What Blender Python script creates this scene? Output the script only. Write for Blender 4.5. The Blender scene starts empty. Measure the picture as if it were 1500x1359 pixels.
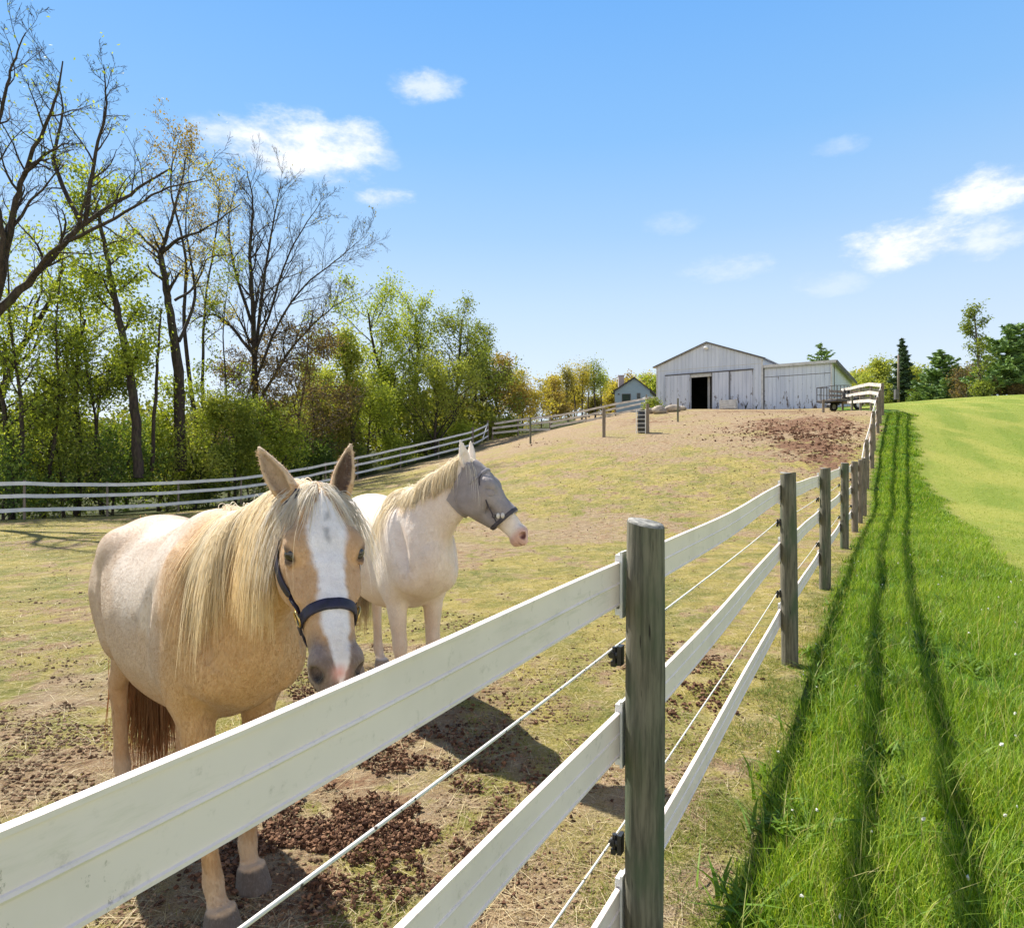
import bpy, math, random
import numpy as np
from mathutils import Vector, Matrix
rng = np.random.default_rng(7)
random.seed(7)
scene = bpy.context.scene
COL = scene.collection
R = math.radians
CAM = np.array([0.0, 0.0, 1.6]); F = 1000.0; CU, CV = 750.0, 674.0
def P(u, v, Y):
    return np.array([(u - CU) / F * Y, Y, CAM[2] + (CV - v) / F * Y])
def lin(r, g, b):
    f = lambda c: (c / 255 / 12.92) if c / 255 <= 0.04045 else ((c / 255 + 0.055) / 1.055) ** 2.4
    return np.array([f(r), f(g), f(b)])
# ------------------------------------------------------------------ mesh building
def link_mesh(name, verts, faces, mat=None, parent=None, smooth=False, col=None, attrs=None):
    verts = np.asarray(verts, dtype=np.float32)
    me = bpy.data.meshes.new(name)
    me.vertices.add(len(verts)); me.vertices.foreach_set('co', verts.ravel())
    li, st, tot = [], [], []; off = 0
    for fa in faces:
        fa = np.asarray(fa, dtype=np.int32)
        if fa.size == 0: continue
        k = fa.shape[1]; n = fa.shape[0]
        li.append(fa.ravel()); st.append(off + np.arange(n, dtype=np.int32) * k); tot.append(np.full(n, k, dtype=np.int32)); off += n * k
    li = np.concatenate(li); st = np.concatenate(st); tot = np.concatenate(tot)
    me.loops.add(len(li)); me.loops.foreach_set('vertex_index', li)
    me.polygons.add(len(st)); me.polygons.foreach_set('loop_start', st); me.polygons.foreach_set('loop_total', tot)
    me.polygons.foreach_set('use_smooth', np.full(len(st), bool(smooth), dtype=bool))
    if col is not None:
        a = me.color_attributes.new('Col', 'FLOAT_COLOR', 'POINT')
        c = np.ones((len(verts), 4), dtype=np.float32); c[:, :3] = col
        a.data.foreach_set('color', c.ravel())
    for k, val in (attrs or {}).items():
        a = me.attributes.new(k, 'FLOAT', 'POINT'); a.data.foreach_set('value', np.asarray(val, dtype=np.float32))
    me.update(calc_edges=True); me.validate()
    o = bpy.data.objects.new(name, me); COL.objects.link(o)
    if mat is not None: me.materials.append(mat)
    if parent is not None: o.parent = parent; o.matrix_parent_inverse = world_of(parent).inverted()
    return o
def world_of(o):
    m = o.matrix_basis.copy()
    return m if o.parent is None else world_of(o.parent) @ o.matrix_parent_inverse @ m
def tag(o, label=None, cat=None, group=None, kind=None):
    if label: o['label'] = label
    if cat: o['category'] = cat
    if group: o['group'] = group
    if kind: o['kind'] = kind
    return o
def empty(name, loc, label, cat, group=None):
    o = bpy.data.objects.new(name, None); COL.objects.link(o); o.location = tuple(float(c) for c in loc)
    o.empty_display_size = .2
    return tag(o, label, cat, group)
def norm(v):
    v = np.asarray(v, float); return v / (np.linalg.norm(v) + 1e-12)
class B:
    def __init__(s): s.v = []; s.f = []; s.c = []; s.n = 0
    def add(s, v, *fs, c=None):
        v = np.asarray(v, float)
        for f in fs:
            f = np.asarray(f, dtype=np.int32)
            if f.size: s.f.append(f + s.n)
        s.v.append(v); s.n += len(v)
        s.c.append(np.tile(np.asarray(c if c is not None else (1, 1, 1), float), (len(v), 1)) if (c is None or np.ndim(c) == 1) else np.asarray(c, float))
        return s
    def tube(s, path, rad, sides=8, cap=True, c=None, flat=None):
        path = np.asarray(path, float); n = len(path)
        rad = np.full(n, rad) if np.isscalar(rad) else np.asarray(rad, float)
        tan = np.gradient(path, axis=0); tan /= np.linalg.norm(tan, axis=1)[:, None] + 1e-12
        ref = np.array([0, 0, 1.0]) if abs(tan[0][2]) < .9 else np.array([1.0, 0, 0])
        N = np.cross(tan[0], ref); N /= np.linalg.norm(N); th = np.arange(sides) * 2 * math.pi / sides
        V = np.empty((n, sides, 3))
        for i in range(n):
            N = N - tan[i] * N.dot(tan[i]); N /= np.linalg.norm(N) + 1e-12; Bn = np.cross(tan[i], N)
            V[i] = path[i] + rad[i] * (np.cos(th)[:, None] * N + np.sin(th)[:, None] * Bn)
        i = np.arange(n - 1)[:, None] * sides; j = np.arange(sides)[None, :]; j2 = (j + 1) % sides
        q = np.stack([i + j, i + j2, i + sides + j2, i + sides + j], -1).reshape(-1, 4)
        fs = [q]
        if cap and sides > 2:
            fs += [np.arange(sides)[::-1][None, :], (np.arange(sides) + (n - 1) * sides)[None, :]]
        return s.add(V.reshape(-1, 3), *fs, c=c)
    def box(s, c0, size, rot=None, c=None):
        h = np.asarray(size, float) / 2
        v = np.array([[x, y, z] for x in (-1, 1) for y in (-1, 1) for z in (-1, 1)], float) * h
        if rot is not None: v = v @ np.asarray(rot).T
        return s.add(v + np.asarray(c0, float), [[0, 1, 3, 2], [4, 6, 7, 5], [0, 4, 5, 1], [2, 3, 7, 6], [0, 2, 6, 4], [1, 5, 7, 3]], c=c)
    def bar(s, p0, p1, w, h, up=(0, 0, 1), c=None):
        p0 = np.asarray(p0, float); p1 = np.asarray(p1, float); x = norm(p1 - p0); y = norm(np.cross(up, x)); z = np.cross(x, y)
        return s.box((p0 + p1) / 2, (np.linalg.norm(p1 - p0), w, h), np.stack([x, y, z], 1), c=c)
    def ell(s, c0, r, rot=None, nu=14, nv=9, c=None, noise=0):
        u = np.arange(nu) * 2 * math.pi / nu; w = np.linspace(0, math.pi, nv)[1:-1]
        v = [[0, 0, 1]] + [[math.sin(b) * math.cos(a), math.sin(b) * math.sin(a), math.cos(b)] for b in w for a in u] + [[0, 0, -1]]
        v = np.array(v) * (1 + noise * rng.normal(size=(2 + nu * (nv - 2), 1)))
        v = v * np.asarray(r, float)
        if rot is not None: v = v @ np.asarray(rot).T
        q = [[1 + i * nu + j, 1 + (i + 1) * nu + j, 1 + (i + 1) * nu + (j + 1) % nu, 1 + i * nu + (j + 1) % nu] for i in range(nv - 3) for j in range(nu)]
        last = 1 + nu * (nv - 2)
        t = [[0, 1 + j, 1 + (j + 1) % nu] for j in range(nu)] + [[last, last - nu + (j + 1) % nu, last - nu + j] for j in range(nu)]
        return s.add(v + np.asarray(c0, float), q, t, c=c)
    def prism(s, poly, d, c=None):   # poly: (n,3) planar, d: extrude vector
        poly = np.asarray(poly, float); n = len(poly); i = np.arange(n); j = (i + 1) % n
        return s.add(np.concatenate([poly, poly + np.asarray(d, float)]), np.stack([i, j, j + n, i + n], 1), i[::-1][None, :], (i + n)[None, :], c=c)
    def build(s, name, mat, parent=None, smooth=False, col=False, attrs=None):
        return link_mesh(name, np.concatenate(s.v), s.f_group(), mat, parent, smooth, np.concatenate(s.c) if col else None, attrs)
    def f_group(s):
        g = {}
        for f in s.f: g.setdefault(f.shape[1], []).append(f)
        return [np.concatenate(x) for x in g.values()]
def catmull(pts, per=6):
    pts = np.asarray(pts, float); p = np.vstack([2 * pts[0] - pts[1], pts, 2 * pts[-1] - pts[-2]]); out = []
    for i in range(1, len(p) - 2):
        for t in np.arange(per) / per:
            a, b, c, d = p[i - 1], p[i], p[i + 1], p[i + 2]
            out.append(.5 * (2 * b + (c - a) * t + (2 * a - 5 * b + 4 * c - d) * t * t + (3 * b - a - 3 * c + d) * t ** 3))
    out.append(p[-2]); return np.array(out)
# value noise on numpy points (used for uneven ground, coat markings, wobble)
def vnoise(p, seed=0):
    p = np.asarray(p, float); i = np.floor(p).astype(np.int64); f = p - i; f = f * f * (3 - 2 * f); d = p.shape[-1]
    out = 0
    for k in range(2 ** d):
        w = 1.0; h = np.int64(seed * 1013 + 17)
        h = np.full(p.shape[:-1], h)
        for a in range(d):
            bit = (k >> a) & 1
            w = w * (f[..., a] if bit else 1 - f[..., a]); h = h * 374761393 + (i[..., a] + bit) * (668265263 + a * 974634)
            h = h & 0x7fffffff; h = (h ^ (h >> 13)) * 1274126177 & 0x7fffffff
        h = h ^ (h >> 16)
        out = out + w * ((h & 0xffff) / 65535.0)
    return out
def fbm(p, o=3, seed=0):
    p = np.asarray(p, float); s = 0; a = .5
    for k in range(o): s = s + a * vnoise(p * 2 ** k, seed + k); a *= .5
    return s / (1 - .5 ** o)
def sstep(a, b, x):
    t = np.clip((x - a) / (b - a), 0, 1); return t * t * (3 - 2 * t)
# ------------------------------------------------------------------ materials
class NT:
    def __init__(s, m): s.t = m.node_tree; s.N = s.t.nodes; s.L = s.t.links
    def n(s, typ, ins=None, **kw):
        x = s.N.new(typ)
        for k, v in kw.items(): setattr(x, k, v)
        for k, v in (ins or {}).items():
            if isinstance(v, bpy.types.NodeSocket): s.L.new(v, x.inputs[k])
            else: x.inputs[k].default_value = v
        return x
    def math(s, op, a, b=None, c=None, clamp=False):
        x = s.N.new('ShaderNodeMath'); x.operation = op; x.use_clamp = clamp
        for i, v in enumerate((a, b, c)):
            if v is None: continue
            if isinstance(v, bpy.types.NodeSocket): s.L.new(v, x.inputs[i])
            else: x.inputs[i].default_value = float(v)
        return x.outputs[0]
    def mix(s, fac, a, b, blend='MIX'):
        x = s.N.new('ShaderNodeMix'); x.data_type = 'RGBA'; x.blend_type = blend; x.clamp_factor = True
        for i, v in ((0, fac), (6, a), (7, b)):
            if isinstance(v, bpy.types.NodeSocket): s.L.new(v, x.inputs[i])
            elif i == 0: x.inputs[i].default_value = v
            else: x.inputs[i].default_value = (*[float(q) for q in v[:3]], 1)
        return x.outputs[2]
    def coord(s, scale=(1, 1, 1), out='Object'):
        tc = s.N.new('ShaderNodeTexCoord'); mp = s.n('ShaderNodeMapping', {0: tc.outputs[out], 'Scale': scale}); return mp.outputs[0]
    def noise(s, vec, scale, detail=3, rough=.55, out=0):
        x = s.n('ShaderNodeTexNoise', {'Vector': vec, 'Scale': scale, 'Detail': detail, 'Roughness': rough}); return x.outputs[out]
    def ramp(s, x, lo, hi):
        r = s.n('ShaderNodeMapRange', {0: x, 1: lo, 2: hi, 3: 0.0, 4: 1.0}, clamp=True, interpolation_type='SMOOTHSTEP'); return r.outputs[0]
    def attr(s, name, out='Fac'):
        return s.n('ShaderNodeAttribute', attribute_name=name).outputs[out]
    def bump(s, h, strength=.5, dist=.01):
        return s.n('ShaderNodeBump', {'Strength': strength, 'Distance': dist, 'Height': h}).outputs[0]
def newmat(name):
    m = bpy.data.materials.new(name); m.use_nodes = True; m.node_tree.nodes.clear(); t = NT(m)
    out = t.n('ShaderNodeOutputMaterial'); return m, t, out
def principled(t, out, col, rough=.6, normal=None, **kw):
    b = t.n('ShaderNodeBsdfPrincipled', {'Roughness': rough})
    if isinstance(col, bpy.types.NodeSocket): t.L.new(col, b.inputs['Base Color'])
    else: b.inputs['Base Color'].default_value = (*[float(c) for c in col[:3]], 1)
    if normal is not None: t.L.new(normal, b.inputs['Normal'])
    for k, v in kw.items():
        k = k.replace('_', ' ')
        if isinstance(v, bpy.types.NodeSocket): t.L.new(v, b.inputs[k])
        else: b.inputs[k].default_value = v
    t.L.new(b.outputs[0], out.inputs[0]); return b
def simple(name, c1, c2=None, scale=8, rough=.6, bump=.3, bscale=40, bdist=.004, stretch=(1, 1, 1), lo=.35, hi=.65, **kw):
    m, t, out = newmat(name); co = t.coord(stretch)
    c = t.mix(t.ramp(t.noise(co, scale, 4), lo, hi), c1, c2 if c2 is not None else np.asarray(c1) * .75)
    nb = t.bump(t.noise(co, bscale, 3), bump, bdist) if bump else None
    principled(t, out, c, rough, nb, **kw); return m
def leafmat(name, trans=.45, rough=.55):
    m, t, out = newmat(name); c = t.attr('Col', 'Color')
    d = t.n('ShaderNodeBsdfPrincipled', {'Base Color': c, 'Roughness': rough, 'Specular IOR Level': .25})
    tr = t.n('ShaderNodeBsdfTranslucent', {'Color': t.mix(1.0, c, (1.25, 1.15, .55), 'MULTIPLY')})
    mx = t.n('ShaderNodeMixShader', {0: trans, 1: d.outputs[0], 2: tr.outputs[0]}); t.L.new(mx.outputs[0], out.inputs[0]); return m
MAT = {}
MAT['leaf'] = leafmat('leaf'); MAT['grass'] = leafmat('grass_blade', .35)
MAT['needle'] = leafmat('needle', .15)
def barkmat(name, c1, c2):
    m, t, out = newmat(name); co = t.coord((1, 1, .25))
    n1 = t.noise(co, 14, 5); c = t.mix(t.ramp(n1, .35, .65), c1, c2)
    c = t.mix(t.math('MULTIPLY', t.ramp(t.noise(t.coord(), 2.2, 4), .52, .72), .5), c, (.075, .085, .03))
    principled(t, out, c, .9, t.bump(n1, .9, .03)); return m
MAT['bark'] = barkmat('bark', (.062, .045, .036), (.020, .015, .012)); MAT['bark_grey'] = barkmat('bark_grey', (.15, .125, .105), (.06, .048, .04))
MAT['twig'] = barkmat('twig', (.13, .09, .06), (.06, .04, .028))
def postmat(name, c1, c2, green):
    m, t, out = newmat(name); co = t.coord((1, 1, .07)); g = t.noise(co, 60, 5, .65)
    c = t.mix(t.ramp(g, .35, .68), c1, c2)
    c = t.mix(t.ramp(t.noise(t.coord((1, 1, .35)), 9, 4), .42, .7), c, green)
    c = t.mix(t.ramp(t.noise(co, 110, 2), .66, .72), c, (.02, .017, .013))
    kn = t.n('ShaderNodeTexVoronoi', {'Vector': t.coord((1, 1, .6)), 'Scale': 5.5}); c = t.mix(t.ramp(kn.outputs['Distance'], .10, .05), c, (.055, .04, .028))
    principled(t, out, c, .88, t.bump(g, .8, .006)); return m
MAT['post'] = postmat('weathered_post', (.19, .175, .125), (.066, .062, .044), (.070, .095, .052))
MAT['post_grey'] = postmat('grey_post', (.26, .21, .16), (.12, .095, .075), (.14, .12, .09))
MAT['post_end'] = simple('post_end_grain', (.30, .29, .26), (.10, .10, .09), 30, .9, .8, 60, .006)
def vinylmat():
    m, t, out = newmat('cream_vinyl'); co = t.coord()
    c = t.mix(t.ramp(t.noise(t.coord((3, 3, 3)), 1.6, 4), .4, .7), (.92, .80, .745), (.84, .73, .675))
    v = t.n('ShaderNodeTexVoronoi', {'Vector': co, 'Scale': 9.0}); c = t.mix(t.ramp(v.outputs['Distance'], .028, .014), c, (.14, .10, .07))
    c = t.mix(t.math('MULTIPLY', t.ramp(t.noise(co, 28, 5, .7), .56, .78), .5), c, (.40, .35, .27)); c = t.mix(t.math('MULTIPLY', t.ramp(t.noise(t.coord((1, 1, 6)), 3.2, 6, .72), .54, .72), .40), c, (.56, .52, .40)); sm = t.noise(t.coord((2, 2, 1)), 7, 7, .8); c = t.mix(t.math('MULTIPLY', t.ramp(sm, .66, .70), .55), c, (.30, .25, .18))
    principled(t, out, c, .5, t.bump(t.noise(co, 35, 2), .12, .002)); return m
MAT['vinyl'] = vinylmat()
MAT['bracket'] = simple('white_plastic', (.75, .75, .73), (.66, .66, .64), 10, .45, 0)
MAT['black_plastic'] = simple('black_plastic', (.012, .012, .013), (.02, .02, .02), 10, .4, 0)
def ropemat():
    m, t, out = newmat('white_rope'); v = t.n('ShaderNodeTexVoronoi', {'Vector': t.coord(), 'Scale': 55.0})
    c = t.mix(t.ramp(v.outputs['Distance'], .24, .16), (.72, .70, .64), (.08, .06, .05))
    principled(t, out, c, .7); return m
MAT['rope'] = ropemat()
# ------------------------------------------------------------------ terrain
CTRL = [  # x, y, z
 (-1, 2.3, 0.0), (.376, 1.95, -.01), (2.1, 5.16, .06), (3.75, 8.18, .06), (5.6, 11.5, .11), (7.03, 14, .13), (7.9, 15.5, .17), (8.77, 17, .21), (10.4, 20, .76), (11.86, 22.5, 1.35),
 (13.25, 25, 1.95), (14.74, 27.5, 2.7), (15.8, 29.3, 3.15), (16.83, 31, 3.65), (-1.8, 3.3, 0.0), (-.7, 4.3, 0), (-1.2, 5.2, 0), (0, -8, -.05), (-12, -8, -.2), (12, -8, .1), (-5, 8, -.05), (-9, 4, -.1),
 (-17.5, 24.5, -.53), (-16.6, 28, -.70), (-14.9, 30.5, -.69), (-13.3, 33.5, -.58), (-9.5, 42, .47), (-2.9, 50, 2.4), (-1.9, 55, 3.2), (5.2, 58, 4.25), (11.6, 60, 5.75),
 (-22, 18, -.45), (-20, 10, -.3), (-28, 30, -1.2), (-24, 45, -1.3), (-15, 55, .6), (-40, 60, -1.8), (-50, 30, -2), (-60, 80, -2), (-8, 75, 3.6), (4, 90, 6.5),
 (4.6, 34, 2.75), (6.7, 34, 2.9), (1.0, 37, 2.5), (10, 41, 3.9), (12.3, 57.5, 5.75), (17, 53, 5.55), (23.5, 50, 5.45), (14, 45, 4.75), (17.5, 39, 4.3), (20, 44, 4.7), (12, 31, 3.0),
 (-3, 14, .0), (3, 14, .08), (0, 20, .35), (5, 22, .85), (-8, 22, -.25), (-4, 30, .75), (3, 29, 1.75), (-3, 40, 1.75), (8, 28, 2.15), (8, 50, 4.9),
 (6.5, 8, .1), (10, 12, .15), (14, 14, .3), (12, 17, .35), (14, 20, .95), (16, 25, 2.1), (21, 30, 3.5), (26, 26, 2.7), (30, 38, 4.9), (25, 40, 4.9), (32, 50, 6.1), (42, 57, 7.0), (25, 58, 5.9), (30, 70, 6.5), (55, 80, 7.2), (20, 80, 6.8),
 (15, 100, 8.6), (40, 110, 7.8), (80, 60, 6.5), (60, 25, 3.2), (30, 0, .3), (70, 0, 1), (90, 100, 7), (-40, 110, 0), (0, 120, 7)]
CTRL = np.array(CTRL, float)
def _k(r2): return np.where(r2 > 1e-9, r2 * np.log(r2 + 1e-12), 0)
_n = len(CTRL); _xy = CTRL[:, :2] / 30
_A = _k(((_xy[:, None] - _xy[None]) ** 2).sum(-1)) + np.eye(_n) * 2e-4
_Pm = np.hstack([np.ones((_n, 1)), _xy]); _M = np.block([[_A, _Pm], [_Pm.T, np.zeros((3, 3))]])
_W = np.linalg.solve(_M, np.concatenate([CTRL[:, 2], np.zeros(3)]))
def ground(x, y):
    x = np.asarray(x, float); y = np.asarray(y, float); sh = x.shape; q = np.stack([x.ravel(), y.ravel()], 1) / 30
    z = _W[_n] + _W[_n + 1] * q[:, 0] + _W[_n + 2] * q[:, 1]
    for i in range(_n): z = z + _W[i] * _k(((q - _xy[i]) ** 2).sum(1))
    d = np.hypot(q[:, 0], q[:, 1]) * 30; w = sstep(95, 170, d)
    zf = -2 + 9 * sstep(-60, 40, q[:, 0] * 30) * sstep(20, 90, q[:, 1] * 30 + 0 * d)
    return (z * (1 - w) + zf * w).reshape(sh)
def gz(x, y): return float(ground(np.array([x]), np.array([y]))[0])
FENCE = np.array([(.376 - 3.0, 1.95 - 5.46), (.376 - 1.5, 1.95 - 2.73), (.376, 1.95), (2.1, 5.16), (3.75, 8.18), (5.6, 11.5), (7.03, 14), (7.9, 15.5), (8.77, 17), (10.4, 20), (11.86, 22.5), (13.25, 25), (14.74, 27.5), (15.8, 29.3), (16.83, 31)])
def fence_side(x, y):      # signed distance to the right of the near fence line
    fx = np.interp(y, FENCE[:, 1], FENCE[:, 0]); far = y > 31
    s = (x - fx) * .877
    return np.where(far, (x - (16.83 + (y - 31) * .33)) * .95, s)
LEFTF = np.array([(-21, 21), (-19.2, 21.4), (-17.5, 24.5), (-16.6, 28), (-14.9, 30.5), (-13.3, 33.5), (-12.0, 36.4), (-10.7, 39.2), (-9.5, 42), (-7.3, 44.7), (-5.1, 47.4), (-2.9, 50), (-1.95, 55)])
SW_ = lambda y: np.interp(y, [0, 12, 20, 31], [2.3, 2.2, 1.6, 1.25])
def growaxis(a, b, step, lim_lo, lim_hi, g):
    mid = list(np.arange(a, b + 1e-6, step)); s = step; x = a; lo = []
    while x > lim_lo: s *= g; x -= s; lo.append(x)
    s = step; x = b; hi = []
    while x < lim_hi: s *= g; x += s; hi.append(x)
    return np.array(lo[::-1] + mid + hi)
gx = growaxis(-5, 7.5, .085, -700, 700, 1.045); gy = growaxis(.5, 11, .085, -300, 900, 1.032)
GX, GY = np.meshgrid(gx, gy, indexing='ij'); GZ = ground(GX, GY)
pp = np.stack([GX, GY], -1); fs = fence_side(GX, GY)
strip = sstep(.02, .22, fs + .18 * (fbm(pp * 2.3, 3, 3) - .5)) * (1 - sstep(SW_(GY) - .25, SW_(GY) + .3, fs + .9 * (fbm(pp * .7, 3, 5) - .5)))
lawn = sstep(SW_(GY) - .25, SW_(GY) + .3, fs + .9 * (fbm(pp * .7, 3, 5) - .5))
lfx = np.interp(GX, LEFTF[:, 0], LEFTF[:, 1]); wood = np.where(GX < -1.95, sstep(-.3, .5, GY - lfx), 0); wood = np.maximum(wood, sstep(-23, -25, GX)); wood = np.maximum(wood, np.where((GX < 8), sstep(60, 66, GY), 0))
padd = (1 - strip) * (1 - lawn) * (1 - wood)
def blob(u, v, ru, rv, Y=None):
    Y = 1.6 / (v - CV) * F if Y is None else Y
    c = P(u, v, Y); return np.exp(-(((GX - c[0]) / (ru * Y / F)) ** 2 + ((GY - Y) / rv) ** 2))
nz = fbm(pp * .35, 4, 11); nz2 = fbm(pp * 1.4, 4, 21)
dirt = .95 * 0.86 * sstep(24, 40, GY + 16 * (nz - .5) + .55 * (GX - 2)) * (GX > -12) + .85 * blob(800, 775, 170, 1.5, 15.4) + .7 * blob(880, 790, 70, .6, 13.6) + .5 * blob(640, 800, 130, .8, 12.8)
dirt = dirt + .75 * blob(590, 1100, 230, 1.1) + .55 * blob(320, 1250, 200, .5) + .6 * blob(840, 1250, 150, .5) + .5 * blob(120, 980, 150, .9) + .75 * blob(480, 1060, 60, .8) + .5 * blob(60, 1030, 110, .6) + .6 * blob(90, 1130, 150, .3) + .45 * blob(300, 1359, 260, .25) + .4 * blob(640, 960, 130, 1.0) + .45 * blob(1020, 960, 90, .6) + .4 * sstep(.45, .62, nz2) * (GY < 30)
churn = 1.0 * blob(1165, 633, 85, 4.5, 32) + 1.0 * blob(1195, 655, 60, 3, 25.5) + .8 * blob(1200, 618, 60, 3.5, 40) + .55 * blob(520, 1180, 110, .42) + .55 * blob(460, 1290, 90, .2) + .35 * blob(620, 1040, 60, .4) + .8 * blob(1130, 604, 110, 2.2, 46) + .6 * blob(940, 612, 50, 3, 43) + .35 * blob(1230, 680, 40, 2.5, 22)
churn = np.clip(churn * (.15 + 1.1 * nz2 + .5 * (fbm(pp * .6, 3, 51) - .5)), 0, 1) * padd; dirt = np.clip(dirt + .16 * sstep(7, 14, GY), 0, 1) * padd
GZ = GZ + padd * .035 * (fbm(pp * 2.2, 4, 31) - .5) * np.exp(-(np.hypot(GX, GY) / 25) ** 2) + churn * .10 * (fbm(pp * 3.1, 3, 41) - .4)
ii = np.arange(len(gx) * len(gy)).reshape(len(gx), len(gy))
quads = np.stack([ii[:-1, :-1], ii[1:, :-1], ii[1:, 1:], ii[:-1, 1:]], -1).reshape(-1, 4)
def groundmat():
    m, t, out = newmat('ground_cover'); co = t.coord(); A = t.attr
    far = t.math('MINIMUM', 1, 1)
    nf = t.noise(co, 45, 4, .7); nm = t.noise(co, 7, 4, .6); nl = t.noise(co, .9, 4, .55); nvf = t.noise(co, 160, 3, .7)
    g = t.mix(t.ramp(nm, .36, .64), (.245, .215, .062), (.130, .145, .032))
    g = t.mix(t.ramp(nl, .35, .62), g, (.33, .265, .075)); n3 = t.noise(co, 2.6, 5, .7); g = t.mix(t.math('MULTIPLY', t.ramp(n3, .53, .64), .75), g, (.42, .335, .17)); g = t.mix(t.math('MULTIPLY', t.ramp(n3, .47, .38), .6), g, (.15, .16, .028))
    g = t.mix(t.math('MULTIPLY', t.ramp(nf, .5, .66), .8), g, (.44, .36, .19))
    g = t.mix(t.math('MULTIPLY', t.ramp(nf, .46, .36), .55), g, (.10, .085, .028))
    d = t.mix(t.ramp(nm, .35, .66), (.37, .285, .175), (.28, .195, .11)); d = t.mix(t.math('MULTIPLY', t.ramp(n3, .50, .62), .55), d, (.30, .185, .095)); d = t.mix(t.math('MULTIPLY', t.ramp(t.noise(co, .5, 5, .65), .50, .60), .65), d, (.30, .26, .085)); d = t.mix(t.math('MULTIPLY', t.ramp(nf, .52, .66), .6), d, (.50, .41, .30)); d = t.mix(t.math('MULTIPLY', t.ramp(nvf, .50, .36), .75), d, (.12, .07, .04)); d = t.mix(t.math('MULTIPLY', t.ramp(t.noise(co, 5.5, 6, .8), .56, .64), .65), d, (.17, .10, .055))
    c = t.mix(t.ramp(t.math('ADD', A('dirt'), t.math('ADD', t.math('MULTIPLY', t.math('SUBTRACT', nm, .5), 1.0), t.math('ADD', t.math('MULTIPLY', t.math('SUBTRACT', n3, .5), 1.7), t.math('MULTIPLY', t.math('SUBTRACT', t.noise(t.coord((1, 1, 1)), .33, 4, .6), .5), 1.3)))), .30, .62), g, d)
    ch = t.mix(t.ramp(nf, .38, .62), (.125, .064, .037), (.245, .138, .078)); ch = t.mix(t.ramp(nm, .55, .68), ch, (.085, .045, .028))
    c = t.mix(t.ramp(t.math('ADD', A('churn'), t.math('ADD', t.math('MULTIPLY', t.math('SUBTRACT', nf, .5), .8), t.math('MULTIPLY', t.math('SUBTRACT', n3, .5), 2.6))), .30, .62), c, ch)
    sp = t.math('MULTIPLY', t.ramp(t.noise(co, 11, 5, .75), .68, .75), t.math('SUBTRACT', 1, A('lawn'))); c = t.mix(t.math('MULTIPLY', sp, .75), c, (.12, .065, .04))
    st = t.mix(t.ramp(nm, .35, .65), (.085, .19, .012), (.045, .105, .010)); c = t.mix(A('strip'), c, st)
    # mown lawn with faint mowing bands
    ln = t.noise(t.coord((1.0, .33, 1)), .55, 3); wv = t.n('ShaderNodeTexWave', {'Vector': t.n('ShaderNodeMapping', {0: co, 'Rotation': (0, 0, R(28))}).outputs[0], 'Scale': .16, 'Distortion': 2.5, 'Detail': 2.0})
    lw = t.mix(t.ramp(wv.outputs['Fac'], .3, .7), (.235, .275, .05), (.185, .24, .038)); lw = t.mix(t.math('MULTIPLY', t.ramp(ln, .42, .62), .9), lw, (.33, .325, .075)); lw = t.mix(t.math('MULTIPLY', t.ramp(nf, .45, .62), .55), lw, (.15, .215, .02)); lw = t.mix(t.math('MULTIPLY', t.ramp(nm, .52, .70), .35), lw, (.38, .36, .10))
    c = t.mix(A('lawn'), c, lw)
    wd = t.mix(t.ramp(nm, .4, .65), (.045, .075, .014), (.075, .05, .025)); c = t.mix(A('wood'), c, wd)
    vh = t.n('ShaderNodeTexVoronoi', {'Vector': t.n('ShaderNodeMixRGB', {0: .12, 1: co, 2: t.noise(co, 5, 3, out=1)}).outputs[0], 'Scale': 6.5, 'Smoothness': .6}, feature='SMOOTH_F1').outputs['Distance']
    h = t.math('ADD', t.math('MULTIPLY', t.math('MULTIPLY', vh, t.math('SUBTRACT', 1, t.math('ADD', A('lawn'), A('strip'), clamp=True))), 1.3), t.math('MULTIPLY', nf, .6)) ; h = t.math('ADD', h, t.math('ADD', t.math('MULTIPLY', nm, .8), t.math('MULTIPLY', nvf, .3)))
    principled(t, out, c, .95, t.bump(h, .9, .05), Specular_IOR_Level=.15); return m
MAT['ground'] = groundmat()
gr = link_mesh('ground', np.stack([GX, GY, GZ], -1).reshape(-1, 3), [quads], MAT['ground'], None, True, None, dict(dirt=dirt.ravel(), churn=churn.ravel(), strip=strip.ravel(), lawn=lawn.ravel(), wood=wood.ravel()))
tag(gr, kind='structure')
def gsurf(x, y):   # height of the built sheet, bilinear
    i = np.clip(np.searchsorted(gx, x) - 1, 0, len(gx) - 2); j = np.clip(np.searchsorted(gy, y) - 1, 0, len(gy) - 2)
    a = (x - gx[i]) / (gx[i + 1] - gx[i]); b = (y - gy[j]) / (gy[j + 1] - gy[j])
    return (GZ[i, j] * (1 - a) + GZ[i + 1, j] * a) * (1 - b) + (GZ[i, j + 1] * (1 - a) + GZ[i + 1, j + 1] * a) * b
def gsamp(arr, x, y):
    i = np.clip(np.searchsorted(gx, x), 0, len(gx) - 1); j = np.clip(np.searchsorted(gy, y), 0, len(gy) - 1); return arr[i, j]
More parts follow.
